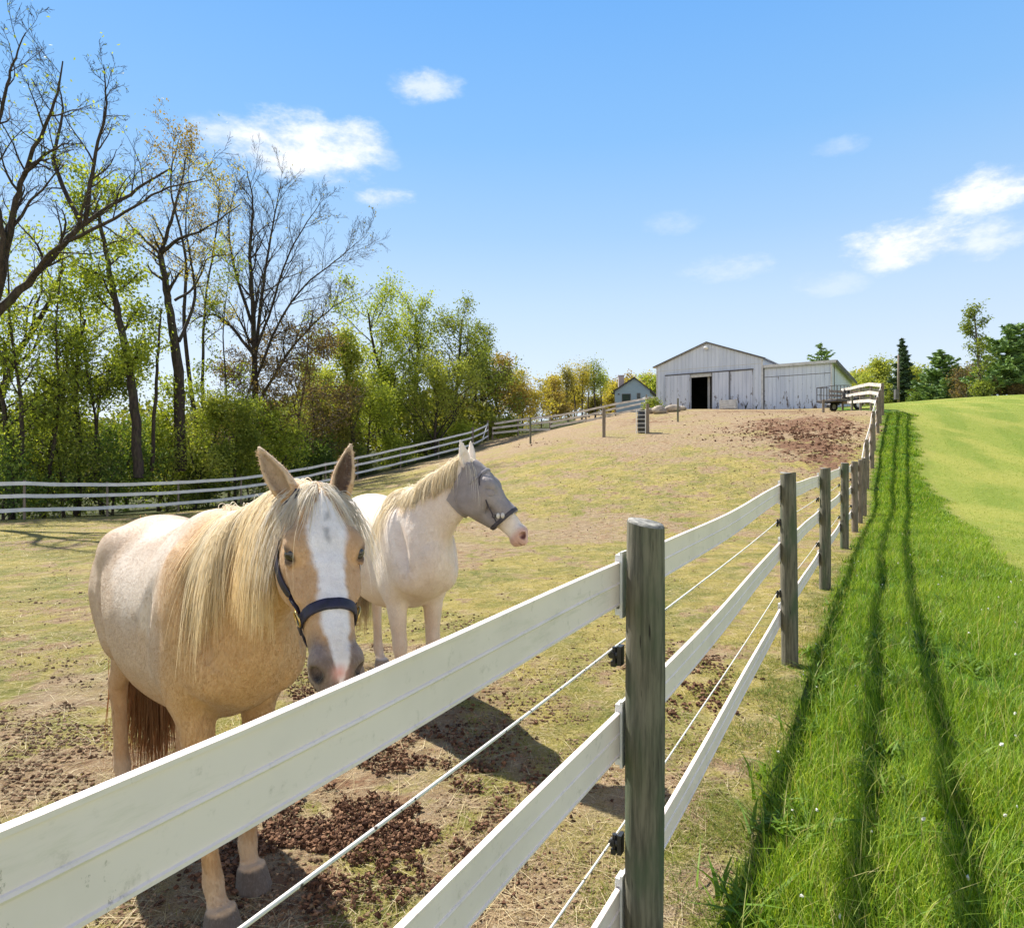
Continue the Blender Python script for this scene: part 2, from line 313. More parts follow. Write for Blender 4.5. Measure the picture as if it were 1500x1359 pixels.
# ------------------------------------------------------------------ fences
def wood_post(bm, x, y, z0, h, r, lean=(0, 0), sides=14, seed=0, slant=.0):
    n = 9; zz = np.linspace(-.35, h, n); th = np.arange(sides) * 2 * math.pi / sides
    V = []
    for i, z in enumerate(zz):
        rr = r * (1.0 + .035 * math.sin(3 * z + seed) - .03 * z / h) * (1 + .05 * (vnoise(np.stack([np.cos(th) * 1.5 + seed, np.sin(th) * 1.5 + seed * .7, np.full(sides, z * 1.2)], 1), seed) - .5))
        zz_ = np.full(sides, z) + (slant * np.cos(th - 2.5) * r if i == n - 1 else 0)
        V.append(np.stack([x + lean[0] * z + rr * np.cos(th), y + lean[1] * z + rr * np.sin(th), z0 + zz_], 1))
    V = np.concatenate(V); i = np.arange(n - 1)[:, None] * sides; j = np.arange(sides)[None]; j2 = (j + 1) % sides
    bm.add(V, np.stack([i + j, i + j2, i + sides + j2, i + sides + j], -1).reshape(-1, 4))
def post_end(x, y, z, r, lean, h, slant, seed):
    b = B(); th = np.arange(14) * 2 * math.pi / 14
    ring = lambda k, dz: np.stack([x + lean[0] * h + k * r * np.cos(th), y + lean[1] * h + k * r * np.sin(th), z + dz + slant * np.cos(th - 2.5) * r * k], 1)
    rg = np.random.default_rng(seed)
    V = np.concatenate([ring(.985, -.002), ring(.93, .006), ring(.55, .004) + rg.normal(size=(14, 3)) * .002, [[x + lean[0] * h, y + lean[1] * h, z + .002]]])
    j = np.arange(14); j2 = (j + 1) % 14
    return b.add(V, np.stack([j, j2, j2 + 14, j + 14], 1), np.stack([j + 14, j2 + 14, j2 + 28, j + 28], 1), np.stack([j + 28, j2 + 28, np.full(14, 42)], 1))
RAILPROF = [(-.0022, -.0635), (.0022, -.0635)]
def rail_sheet(path, nrm, w=.127, bead=.0045, thick=.0028):
    """flexible board: beaded ribbon. path = centre line, nrm = horizontal normals"""
    prof = []
    hs = np.array([-.5, -.485, -.445, -.43, -.036, -.026, 0, .026, .036, .42, .435, .485, .5]) * w; ts = np.array([bead * .5, bead * 1.3, bead * 1.3, thick, thick, bead * 1.1, bead * 1.45, bead * 1.1, thick, thick, bead * 1.5, bead * 1.6, bead * .7])
    loop = [(h_, t_) for h_, t_ in zip(hs, ts)] + [(h_, -t_) for h_, t_ in zip(hs[::-1], ts[::-1])]
    k = len(loop); V = []
    for p, n in zip(path, nrm):
        for h_, t_ in loop: V.append((p[0] + n[0] * t_, p[1] + n[1] * t_, p[2] + h_))
    n = len(path); i = np.arange(n - 1)[:, None] * k; j = np.arange(k)[None]; j2 = (j + 1) % k
    b = B(); b.add(V, np.stack([i + j, i + j2, i + k + j2, i + k + j], -1).reshape(-1, 4), np.arange(k)[None, ::-1], np.arange(k)[None] + (n - 1) * k); return b
def line_path(pts, zoff, side, off, per, sag, ripple=0, seed=0):
    """pts: list of (x,y,zground); path on one side of the posts"""
    out = []; nr = []; rg = np.random.default_rng(seed); n = len(pts); tz = [p[2] + zoff + rg.normal() * .006 for p in pts]
    for i in range(n - 1):
        a = np.array(pts[i]); b = np.array(pts[i + 1])
        for k in range(per + (i == n - 2)):
            t = k / per; p = a * (1 - t) + b * t; p[2] = tz[i] * (1 - t) + tz[i + 1] * t - sag * 4 * t * (1 - t) + ripple * math.sin(t * math.pi * 2 + i + seed) * math.sin(t * math.pi)
            d0 = np.array(pts[min(i + 1, n - 1)][:2]) - np.array(pts[max(i, 0)][:2]); dp = np.array(pts[i][:2]) - np.array(pts[max(i - 1, 0)][:2]); dn = np.array(pts[min(i + 2, n - 1)][:2]) - np.array(pts[min(i + 1, n - 1)][:2])
            d = d0 / np.linalg.norm(d0)
            if t < .3 and np.linalg.norm(dp) > 0: d = norm(d * (.5 + t / .6) + norm(dp) * (.5 - t / .6))
            if t > .7 and np.linalg.norm(dn) > 0: d = norm(d * (.5 + (1 - t) / .6) + norm(dn) * (.5 - (1 - t) / .6))
            nn = np.array([-d[1], d[0]]) * side
            out.append((p[0] + nn[0] * off, p[1] + nn[1] * off, p[2])); nr.append(nn)
    return np.array(out), np.array(nr)
# --- the near fence on the right of the paddock
fpts = [(x, y, gz(x, y)) for x, y in FENCE]
nf = empty('paddock_fence', fpts[2], 'long fence of cream boards on weathered round posts, running from the foreground up the hill', 'fence')
PR = [.062, .062, .0555, .060, .064, .066, .062, .058, .062, .062, .066, .06, .06, .06, .066]
HH = [1.44] * 15; HH[2] = 1.428
for i, (x, y, z) in enumerate(fpts):
    if i == 0: continue
    lean = (random.uniform(-.012, .012), random.uniform(-.012, .012)) if i > 2 else (0.004, 0)
    bm = B(); wood_post(bm, x, y, z, HH[i], PR[i], lean, 18 if i < 5 else 12, i + 3, .20 if i == 2 else random.uniform(-.2, .3))
    po = bm.build('post', MAT['post'] if i < 6 else MAT['post_grey'], nf, True)
    post_end(x, y, z + HH[i], PR[i] * .97, lean, HH[i], .20 if i == 2 else .1, i).build('cut_end', MAT['post_end'], po, True)
    d = norm(np.append(FENCE[min(i + 1, 14)] - FENCE[max(i - 1, 0)], 0)); nn = np.array([-d[1], d[0], 0]); Rm = np.stack([d, nn, [0, 0, 1]], 1)
    if 1 <= i <= 8:
        for zo in (1.36, .93, .43):
            zc = z + zo - .0635 - (.045 if i <= 2 else 0); pc = np.array([x, y, zc])
            b = B(); b.box(pc + nn * (PR[i] + .004), (.048, .008, .19), Rm); b.box(pc + nn * (PR[i] + .02) - [0, 0, .0], (.05, .004, .15), Rm)
            b.box(pc + nn * (PR[i] + .012) + [0, 0, .075], (.046, .02, .022), Rm); b.box(pc + nn * (PR[i] + .012) - [0, 0, .078], (.046, .02, .018), Rm)
            b.tube([pc + nn * (PR[i] + .008) + [0, 0, .086], pc + nn * (PR[i] + .02) + [0, 0, .086]], .004, 6)
            b.build('rail_bracket', MAT['bracket'], po)
        for zo in (1.07, .53):
            pc = np.array([x, y, z + zo - (.02 if i <= 2 else 0)]) - d * .02
            b = B(); b.box(pc + nn * (PR[i] + .006), (.030, .012, .055), Rm); b.tube([pc + nn * (PR[i] + .01), pc + nn * (PR[i] + .036)], [.012, .009], 8)
            b.tube([pc + nn * (PR[i] + .030) - d * .014, pc + nn * (PR[i] + .030) + d * .014], .010, 8); b.tube([pc + nn * (PR[i] + .024) - [0, 0, .024], pc + nn * (PR[i] + .024) + [0, 0, .022]], .008, 6); b.box(pc + nn * (PR[i] + .026) - [0, 0, .026], (.02, .014, .016), Rm)
            b.build('insulator', MAT['black_plastic'], po)
for k, zo in enumerate((1.36, .93, .43)):
    pts2 = [(x, y, z - (.045 if i <= 2 else 0)) for i, (x, y, z) in enumerate(fpts)]
    pa, nr = line_path(pts2, zo - .0635, 1, .068, 14, .012, .009, k)
    rail_sheet(pa, nr).build('rail', MAT['vinyl'], nf, False)
for k, zo in enumerate((1.07, .53)):
    pa, nr = line_path(fpts, zo, 1, .090, 12, .015, 0, 5 + k)
    pa[:, 2] -= np.interp(pa[:, 1], [0, 3], [.02, 0])
    B().tube(pa, .0034, 6).build('wire', MAT['rope'], nf, True)
# --- the white fence along the woods
MAT['white_rail'] = simple('white_rail', (.80, .80, .78), (.70, .70, .68), 3, .5, .05)
lf = empty('woodland_fence', (LEFTF[3][0], LEFTF[3][1], gz(*LEFTF[3])), 'white three rail fence curving along the edge of the woods on the left', 'fence')
lpts = [(x, y, gz(x, y)) for x, y in LEFTF]
for i, (x, y, z) in enumerate(lpts):
    bm = B(); wood_post(bm, x, y, z, 1.42 if i < 11 else 1.62, .045 if i < 11 else .085, (random.uniform(-.015, .015), 0), 10, i)
    bm.build('post', MAT['post_grey'], lf, True)
for k, zo in enumerate((1.36, .93, .43)):
    pa, nr = line_path(lpts, zo - .0635, -1, .055, 8, .02, .01, 20 + k); rail_sheet(pa, nr, .135).build('rail', MAT['white_rail'], lf)
b = B(); b.bar((-2.3, 52.6, gz(-2.3, 52.6) + .25), (-1.95, 54.6, gz(-1.95, 54.6) + 1.4), .04, .1); b.build('brace', MAT['white_rail'], lf)
# --- the old board fence across the top of the paddock
MAT['old_board'] = simple('old_board', (.62, .58, .52), (.40, .36, .31), 2.5, .85, .4, 30, .004, (1, 1, 4))
OLD = [(-1.6, 55.6), (.5, 56.6), (3.2, 57.4), (6.3, 58.3), (9.0, 59.3), (11.9, 60.4)]
of = empty('board_fence', (3.2, 57.4, gz(3.2, 57.4)), 'old greying board fence with sagging rails, crossing the far paddock toward the blue house', 'fence')
opts = [(x, y, gz(x, y)) for x, y in OLD]
for i, (x, y, z) in enumerate(opts):
    bm = B(); wood_post(bm, x, y, z, 1.45 if i < 5 else 1.6, .07, (random.uniform(-.02, .02), 0), 10, 40 + i); bm.build('post', MAT['post_grey'], of, True)
for i in range(5):
    for k, zo in enumerate((1.3, .88, .46)):
        a = np.array(opts[i]) + [0, -.09, zo + random.uniform(-.06, .06)]; c_ = np.array(opts[i + 1]) + [0, -.09, zo + random.uniform(-.06, .06)]
        if (i, k) == (1, 2): c_[2] -= .3
        b = B(); b.bar(a, c_, .03, .17); b.build('board', MAT['old_board'], of)
# --- return fence from the top corner toward the barn
rf = empty('corner_fence', (17.2, 32, gz(17.2, 32)), 'short board fence leading from the top corner post toward the barn wing', 'fence')
RT = [(16.95, 31.15), (18.1, 34.4), (19.3, 37.8), (20.5, 41.2), (21.6, 44.6)]
rpts = [(x, y, gz(x, y)) for x, y in RT]
for i, (x, y, z) in enumerate(rpts[1:]):
    bm = B(); wood_post(bm, x, y, z, 1.42, .065, (0, 0), 10, 60 + i); bm.build('post', MAT['post_grey'], rf, True)
for i in range(4):
    for zo in (1.33, .92, .5):
        b = B(); b.bar(np.array(rpts[i]) + [-.09, 0, zo], np.array(rpts[i + 1]) + [-.09, 0, zo], .03, .16); b.build('board', MAT['old_board'], rf)
# --- lone posts of the cross fence
for (u, Y, h, r, lab, nm) in [(777, 37, 1.42, .055, 'thin dark post standing alone in the paddock, left of the thicker pale post', 'MAT'), (884.6, 34, 1.46, .085, 'thick pale wooden post standing alone in the paddock, left of the white wire gate', ''), (993, 41, 1.42, .055, 'thin dark green post in front of the left barn door, beside the boulders', ''), (1206, 38, .72, .07, 'short brown post under the front end of the trailer', ''), (1248.5, 38.5, .86, .05, 'short thin brown post under the middle of the trailer', '')]:
    x = (u - CU) / F * Y; bm = B(); wood_post(bm, x, Y, gz(x, Y), h, r, (.0, 0), 10, int(u))
    tag(bm.build('fence_post', MAT['post_grey'] if r > .06 else MAT['post'], None, True), lab, 'post', 'single posts in the paddock')
gY = 34.2; gx0, gx1 = (932 - CU) / F * gY, (946 - CU) / F * gY; z0 = gz(gx1, gY)
bm = B(); wood_post(bm, gx1 + .09, gY, z0, 1.5, .085, (0, 0), 10, 77); tag(bm.build('gate_post', MAT['post_grey'], None, True), 'brown wooden gate post holding the white wire gate', 'post', 'single posts in the paddock')
wg = empty('wire_gate', ((gx0 + gx1) / 2, gY, z0), 'small white barred gate in front of a dark barrel in the paddock', 'gate')
b = B()
b.tube([(gx0, gY - .02, z0), (gx0, gY - .02, z0 + 1.2)], .018, 8); b.tube([(gx1 - .02, gY - .02, z0), (gx1 - .02, gY - .02, z0 + 1.2)], .018, 8); b.build('upright', MAT['bracket'], wg)
for k in range(6):
    b = B(); b.tube([(gx0, gY - .02, z0 + .1 + k * .21), (gx1 - .02, gY - .02, z0 + .1 + k * .21)], .016, 6); b.build('bar', MAT['bracket'], wg)
MAT['barrel'] = simple('black_barrel', (.015, .015, .018), (.03, .03, .03), 6, .45, 0)
bx, by = (940.5 - CU) / F * 34.75, 34.75; zz = gz(bx, by)
br = empty('barrel', (bx, by, zz), 'black plastic barrel standing behind the white barred gate', 'barrel')
b = B(); b.tube([(bx, by, zz - .02), (bx, by, zz + .03), (bx, by, zz + .33), (bx, by, zz + .36), (bx, by, zz + .40), (bx, by, zz + .72), (bx, by, zz + .75), (bx, by, zz + .79), (bx, by, zz + 1.08), (bx, by, zz + 1.12)], [.2, .22, .23, .245, .23, .23, .245, .23, .22, .2], 18); b.build('drum', MAT['barrel'], br, True)
b = B(); b.tube([(bx, by, zz + 1.12), (bx, by, zz + 1.17)], [.235, .235], 18); b.build('rim', MAT['barrel'], br, True)

# ------------------------------------------------------------------ barn, house, trailer, boulders
def metalmat(name, c1, c2, rust, sc=3.2, horizontal=False):
    m, t, out = newmat(name); co = t.coord(); at = t.attr('along')
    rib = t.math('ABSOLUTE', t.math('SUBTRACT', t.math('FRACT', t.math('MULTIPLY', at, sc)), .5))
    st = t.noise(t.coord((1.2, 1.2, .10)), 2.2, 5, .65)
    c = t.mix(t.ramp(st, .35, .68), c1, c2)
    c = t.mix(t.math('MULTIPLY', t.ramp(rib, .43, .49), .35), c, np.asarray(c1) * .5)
    zz = t.attr('height')
    ru = t.math('MULTIPLY', t.ramp(t.math('ADD', t.noise(t.coord((3.2, 3.2, .95)), 1.3, 6, .75), t.math('MULTIPLY', t.math('SUBTRACT', .9, zz), .045)), .565, .62), rust)
    c = t.mix(ru, c, (.085, .06, .05))
    principled(t, out, c, .55, t.bump(t.ramp(rib, .36, .5), .6, .03), Metallic=.0); return m
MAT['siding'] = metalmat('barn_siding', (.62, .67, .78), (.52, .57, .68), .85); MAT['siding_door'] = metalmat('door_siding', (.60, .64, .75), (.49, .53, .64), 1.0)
MAT['siding_wing'] = metalmat('wing_siding', (.61, .67, .79), (.49, .55, .68), 1.0)
MAT['barn_trim'] = simple('barn_trim', (.12, .115, .12), (.07, .065, .07), 4, .6, .1); MAT['barn_roof'] = simple('barn_roof', (.42, .43, .45), (.28, .27, .27), 2, .5, .2)
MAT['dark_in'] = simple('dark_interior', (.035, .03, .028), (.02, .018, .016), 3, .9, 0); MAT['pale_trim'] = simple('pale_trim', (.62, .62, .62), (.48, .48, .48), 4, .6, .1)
A_ = np.array([12.3, 58.0]); fd = np.array([math.cos(R(35)), -math.sin(R(35))]); bdv = np.array([math.sin(R(35)), math.cos(R(35))]); ZB, ZE, ZR = 5.55, 9.5, 11.1; W0 = 8.73; DP = 16.0
def bp(s, d, z): return np.array([A_[0] + fd[0] * s + bdv[0] * d, A_[1] + fd[1] * s + bdv[1] * d, z])
FD3 = np.append(fd, 0); BD3 = np.append(bdv, 0)
def panel(polys, d, th, mat, name, parent, vertical_along=True, dirn=None):
    """polys: list of (s,z) polygons in the front plane, thickness th going back from depth d"""
    b = B(); al = []; he = []
    for poly in polys:
        pts = [bp(s, d, z) for s, z in poly]; b.prism(pts, BD3 * th); al += [s for s, z in poly] * 2; he += [z - ZB for s, z in poly] * 2
    return b.build(name, mat, parent, attrs=dict(along=al, height=he))
def sidepanel(s, d0, d1, zs, th, mat, name, parent):
    pts = [bp(s, d0, ZB - .6), bp(s, d1, ZB - .6), bp(s, d1, zs[1]), bp(s, d0, zs[0])]; b = B(); b.prism(pts, -FD3 * th)
    return b.build(name, mat, parent, attrs=dict(along=[d0, d1, d1, d0] * 2, height=[0, 0, zs[1] - ZB, zs[0] - ZB] * 2))
def gable_z(s): return ZE + (ZR - ZE) * (1 - abs(s - W0 / 2) / (W0 / 2))
barn = empty('barn', bp(W0 / 2, 0, ZB), 'weathered grey metal barn with low gable roof, sliding doors and a lower wing', 'barn')
OL, OR_, OT = 2.99, 4.75, ZB + 2.85
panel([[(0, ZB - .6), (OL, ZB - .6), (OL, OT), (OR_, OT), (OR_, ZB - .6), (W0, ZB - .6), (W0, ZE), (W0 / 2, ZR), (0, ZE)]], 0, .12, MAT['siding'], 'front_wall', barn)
sidepanel(W0, .122, DP, (ZE, ZE), .12, MAT['siding'], 'side_wall', barn); sidepanel(.12, .122, DP, (ZE, ZE), .12, MAT['siding'], 'side_wall', barn)
panel([[(0, ZB - .6), (W0, ZB - .6), (W0, ZE), (W0 / 2, ZR), (0, ZE)]], DP + .002, .12, MAT['siding'], 'back_wall', barn)
b = B()
for sgn in (0, 1):
    s0, s1 = (-.25, W0 / 2) if sgn == 0 else (W0 + .25, W0 / 2); z0 = ZE - .09
    b.prism([bp(s0, -.22, z0 + .02), bp(s1, -.22, ZR + .02), bp(s1, -.22, ZR + .1), bp(s0, -.22, z0 + .1)], BD3 * (DP + .5))
rf_ = b.build('roof', MAT['barn_roof'], barn)
for sgn in (0, 1):
    s0, s1 = (-.27, W0 / 2) if sgn == 0 else (W0 + .27, W0 / 2); z0 = ZE - .1
    b = B(); b.prism([bp(s0, -.26, z0 + .03), bp(s1, -.26, ZR + .05), bp(s1, -.26, ZR + .112), bp(s0, -.26, z0 + .112)], BD3 * .035); b.build('verge_board', MAT['barn_trim'], rf_)
# lap seams, door track, doors
b = B(); b.prism([bp(.05, -.012, ZB + 3.55), bp(W0 - .05, -.012, ZB + 3.55), bp(W0 - .05, -.012, ZB + 3.59), bp(.05, -.012, ZB + 3.59)], BD3 * .011); b.build('lap_seam', MAT['pale_trim'], barn)
b = B(); b.prism([bp(.79, -.19, ZB + 3.12), bp(8.05, -.19, ZB + 3.12), bp(8.05, -.19, ZB + 3.20), bp(.79, -.19, ZB + 3.20)], BD3 * .17); b.build('door_track', MAT['barn_trim'], barn)
for s0, s1, nm_ in ((.82, 2.97, 0), (4.77, 6.22, 1), (6.28, 8.02, 2)):
    dr = panel([[(s0, ZB + .06), (s1, ZB + .06), (s1, ZB + 3.1), (s0, ZB + 3.1)]], -.16 if nm_ != 2 else -.10, .05, MAT['siding_door'], 'sliding_door', barn)
    b = B()
    for s in (s0, s1 - .06): b.prism([bp(s, -.178 if nm_ != 2 else -.118, ZB + .06), bp(s + .06, -.178 if nm_ != 2 else -.118, ZB + .06), bp(s + .06, -.178 if nm_ != 2 else -.118, ZB + 3.1), bp(s, -.178 if nm_ != 2 else -.118, ZB + 3.1)], BD3 * .017)
    b.build('door_frame', MAT['barn_trim'] if nm_ == 1 else MAT['siding_door'], dr)
b = B(); b.prism([bp(OL - .06, -.02, OT), bp(OR_ + .06, -.02, OT), bp(OR_ + .06, -.02, OT + .14), bp(OL - .06, -.02, OT + .14)], BD3 * .018); b.build('lintel', MAT['pale_trim'], barn)
b = B(); b.bar(bp(4.32, .5, ZB - .1), bp(4.32, .5, OT + .2), .16, .16, (0, 1, 0)); b.build('doorway_post', MAT['pale_trim'], barn)
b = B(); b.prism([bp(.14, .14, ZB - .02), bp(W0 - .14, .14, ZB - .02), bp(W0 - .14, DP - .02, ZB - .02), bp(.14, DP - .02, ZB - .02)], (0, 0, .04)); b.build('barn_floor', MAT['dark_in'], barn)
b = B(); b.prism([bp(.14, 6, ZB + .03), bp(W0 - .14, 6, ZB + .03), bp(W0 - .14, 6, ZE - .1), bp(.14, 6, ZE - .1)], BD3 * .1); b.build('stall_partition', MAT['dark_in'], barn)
for s in (-.03, W0 - .09):
    b = B(); b.prism([bp(s, -.03, ZB - .5), bp(s + .12, -.03, ZB - .5), bp(s + .12, -.03, ZE - .05), bp(s, -.03, ZE - .05)], BD3 * .028); b.build('corner_trim', MAT['pale_trim'], barn)
b = B(); c0 = bp(W0 / 2, -.3, ZR - .42); b.ell(c0, (.2, .16, .14)); b.tube([c0 + BD3 * .27, c0], .05, 8); b.build('yard_lamp', simple('lamp_white', (.85, .85, .85), None, 5, .35, 0), barn, True)
# wing
SW = 13.64; ZW0, ZW1 = ZB + 3.3, ZB + 2.55; wd = 9.0
panel([[(W0 + .02, ZB - .6), (SW, ZB - .6), (SW, ZW0), (W0 + .02, ZW0)]], .25, .1, MAT['siding_wing'], 'wing_wall', barn)
sidepanel(SW, .352, wd, (ZW0, ZW1), .1, MAT['siding_wing'], 'wing_side_wall', barn)
b = B(); b.prism([bp(W0 + .02, .05, ZW0 + .01), bp(SW + .35, .05, ZW0 + .01), bp(SW + .35, wd + .3, ZW1 + .01), bp(W0 + .02, wd + .3, ZW1 + .01)], (0, 0, .09)); wr = b.build('wing_roof', MAT['barn_roof'], barn)
b = B(); b.prism([bp(W0 + .05, .02, ZW0 - .09), bp(SW + .3, .02, ZW0 - .09), bp(SW + .3, .02, ZW0 + .12), bp(W0 + .05, .02, ZW0 + .12)], BD3 * .028); b.build('fascia', MAT['pale_trim'], wr)
b = B(); b.prism([bp(SW + .36, .05, ZW0 - .12), bp(SW + .36, wd + .3, ZW1 - .12), bp(SW + .36, wd + .3, ZW1 + .11), bp(SW + .36, .05, ZW0 + .11)], FD3 * .03); b.build('verge_board', MAT['barn_trim'], wr)
b = B(); b.prism([bp(W0 + .1, .235, ZW0 - .82), bp(SW - .02, .235, ZW0 - .82), bp(SW - .02, .235, ZW0 - .78), bp(W0 + .1, .235, ZW0 - .78)], BD3 * .014); b.build('lap_seam', MAT['barn_trim'], barn)
b = B(); b.prism([bp(W0 - .02, .2, ZB - .5), bp(W0 + .08, .2, ZB - .5), bp(W0 + .08, .2, ZW0 - .1), bp(W0 - .02, .2, ZW0 - .1)], BD3 * .048); b.build('downpipe', MAT['barn_trim'], barn)
b = B(); b.prism([bp(SW - .1, .22, ZB - .5), bp(SW + .03, .22, ZB - .5), bp(SW + .03, .22, ZW0 - .1), bp(SW - .1, .22, ZW0 - .1)], BD3 * .028); b.build('corner_trim', MAT['pale_trim'], barn)
b = B(); b.prism([bp(SW + .012, 1.0, ZB - .3), bp(SW + .012, 1.1, ZB - .3), bp(SW + .012, 1.1, ZW0 - .2), bp(SW + .012, 1.0, ZW0 - .2)], FD3 * .03); b.build('corner_trim', MAT['barn_trim'], barn)
# feed box by the door
fx = bp(6.4, -1.0, 0); fz = gz(fx[0], fx[1]); fb = empty('feed_box', (fx[0], fx[1], fz), 'low white slatted box on the ground in front of the right barn door', 'box'); Rf = np.stack([FD3, BD3, [0, 0, 1]], 1)
for k in range(4):
    b = B(); b.box(fx + [0, 0, fz + .13 + k * .17] - BD3 * .3, (1.25, .03, .13), Rf); b.build('slat', MAT['pale_trim'], fb)
b = B()
for s in (-.6, .6):
    b.box(fx + FD3 * s + [0, 0, fz + .38], (.05, .56, .76), Rf)
b.build('end_panel', MAT['pale_trim'], fb); b = B(); b.box(fx + BD3 * .3 + [0, 0, fz + .4], (1.15, .03, .7), Rf); b.build('back_panel', MAT['pale_trim'], fb)
# weeds at the foot of the barn wall
for (s, h, lab) in ((7.6, .75, 'tall dark weed at the foot of the barn wall, right of the white slatted box'), (8.4, .4, 'low dark weed at the corner where the barn meets its wing')):
    c0 = bp(s, -.55, 0); c0[2] = gz(c0[0], c0[1]); b = B()
    for k in range(26):
        a = random.uniform(0, 6.28); l = random.uniform(.3, 1) * h; tip = c0 + [math.cos(a) * l * .35, math.sin(a) * l * .35, l]; w_ = .03
        b.add([c0 + [math.cos(a + 1.6) * w_, math.sin(a + 1.6) * w_, 0], c0 - [math.cos(a + 1.6) * w_, math.sin(a + 1.6) * w_, 0], (c0 + tip) / 2 + [0, w_, .05], tip], [[0, 1, 2]], [[1, 3, 2]], [[0, 2, 3]], c=(.03, .045, .015))
    tag(b.build('weed', MAT['needle'], None, col=True), lab, 'weed')
# --- house
hp = P(926, 592, 100); HX, HY, HZ = hp[0], hp[1], 9.33; hw = 2.55
hh = empty('house', (HX, HY, HZ), 'small pale blue house with dark roof and chimney, beyond the paddock left of the barn', 'house')
MAT['blue_siding'] = None
def bluemat():
    m, t, out = newmat('blue_clapboard'); z = t.n('ShaderNodeSeparateXYZ', {0: t.coord()}).outputs[2]; s = t.math('FRACT', t.math('MULTIPLY', z, 5.0)); c = t.mix(t.ramp(s, .12, .0), (.22, .31, .38), (.10, .14, .17)); c = t.mix(t.ramp(t.noise(t.coord(), .9, 3), .4, .7), c, (.19, .28, .36)); principled(t, out, c, .6, t.bump(s, .4, .02)); return m
MAT['blue_siding'] = bluemat(); MAT['shingle'] = simple('shingle', (.06, .05, .045), (.035, .03, .03), 8, .9, .4); MAT['brickc'] = simple('chimney_brick', (.42, .36, .36), (.30, .25, .25), 20, .9, .3); MAT['glass_dark'] = simple('window_glass', (.02, .03, .04), (.03, .05, .05), 1, .08, 0)
hyaw = R(-18); hx3 = np.array([math.cos(hyaw), math.sin(hyaw), 0]); hy3 = np.array([-math.sin(hyaw), math.cos(hyaw), 0])
hq = lambda a, d, z: np.array([HX, HY, HZ]) + hx3 * a + hy3 * d + np.array([0, 0, z])
b = B(); b.prism([hq(-hw, 0, -3), hq(hw, 0, -3), hq(hw, 0, 2.5), hq(.35, 0, 4.25), (hq(-hw, 0, 2.5))], hy3 * 8); hwl = b.build('wall', MAT['blue_siding'], hh)
b = B(); b.prism([hq(-hw - .45, -.4, 2.15), hq(.35, -.4, 4.25), hq(.35, -.4, 4.42), hq(-hw - .45, -.4, 2.36)], hy3 * 8.8); b.prism([hq(hw + .4, -.4, 2.1), hq(.355, -.4, 4.25), hq(.355, -.4, 4.42), hq(hw + .4, -.4, 2.3)], hy3 * 8.8); hr = b.build('roof', MAT['shingle'], hh)
b = B(); b.bar(hq(-2.1, 3, 2), hq(-2.1, 3, 5.0), .8, .8, (0, 1, 0)); b.bar(hq(-2.1, 3, 4.95), hq(-2.1, 3, 5.1), .95, .95, (0, 1, 0)); b.build('chimney', MAT['brickc'], hr)
for a, w_, z0, z1 in ((-.85, 1.15, .95, 1.95), (.95, .36, 1.2, 2.0)):
    b = B(); b.box(hq(a, -.02, (z0 + z1) / 2), (w_ + .16, .06, z1 - z0 + .16), np.stack([hx3, hy3, [0, 0, 1]], 1)); wn = b.build('window', MAT['barn_trim'], hh)
    b = B(); b.box(hq(a, -.06, (z0 + z1) / 2), (w_, .03, z1 - z0), np.stack([hx3, hy3, [0, 0, 1]], 1)); b.build('pane', MAT['glass_dark'], wn)
b = B(); b.box(hq(-1.95, -.06, 2.0), (.22, .1, .22), np.stack([hx3, hy3, [0, 0, 1]], 1)); b.build('wall_lamp', MAT['barn_trim'], hh)
# low porch roof right of the house
b = B(); q0 = P(955, 583, 96); b.box(q0 + [0, 0, 0], (2.4, 2, .14)); b.bar(q0 + [-1.0, -.8, -3], q0 + [-1.0, -.8, -.07], .14, .14, (0, 1, 0)); b.bar(q0 + [1.0, -.8, -3], q0 + [1.0, -.8, -.07], .14, .14, (0, 1, 0)); tag(b.build('lean_to', MAT['pale_trim'], None), 'low pale lean-to roof in the gap between the blue house and the barn', 'shed')
# --- utility trailer
MAT['trail_steel'] = simple('trailer_steel', (.035, .038, .055), (.06, .05, .05), 6, .5, .1); MAT['trail_wood'] = simple('trailer_deck', (.30, .27, .23), (.17, .15, .13), 4, .9, .4, 20, .01, (1, 8, 1)); MAT['rubber'] = simple('rubber', (.015, .015, .015), (.025, .025, .025), 20, .8, .2)
tl = P(1226, 594, 42.0); tg = gz(tl[0] + 1.5, 42.5); TO = np.array([tl[0], 42.0, tg]); td = norm((.93, .36, 0)); tn = np.array([-td[1], td[0], 0])
tq = lambda a, d, z: TO + td * a + tn * d + np.array([0, 0, z]); DK = .62; TL, TW = 3.5, 1.6
tr_ = empty('utility_trailer', tq(TL / 2, TW / 2, 0), 'utility trailer with barred front rail and wooden sides, parked before the barn wing', 'trailer')
b = B(); b.prism([tq(0, 0, DK), tq(TL, 0, DK), tq(TL, TW, DK), tq(0, TW, DK)], (0, 0, .06)); b.build('deck', MAT['trail_wood'], tr_)
b = B()
for d in (0, TW): b.bar(tq(0, d, DK - .05), tq(TL, d, DK - .05), .06, .09)
b.bar(tq(-.02, 0, DK - .05), tq(-.02, TW, DK - .05), .06, .09); b.bar(tq(TL, 0, DK - .05), tq(TL, TW, DK - .05), .06, .09); b.bar(tq(TL, TW / 2, DK - .06), tq(TL + 1.3, TW / 2, DK - .1), .09, .09); b.build('chassis', MAT['trail_steel'], tr_)
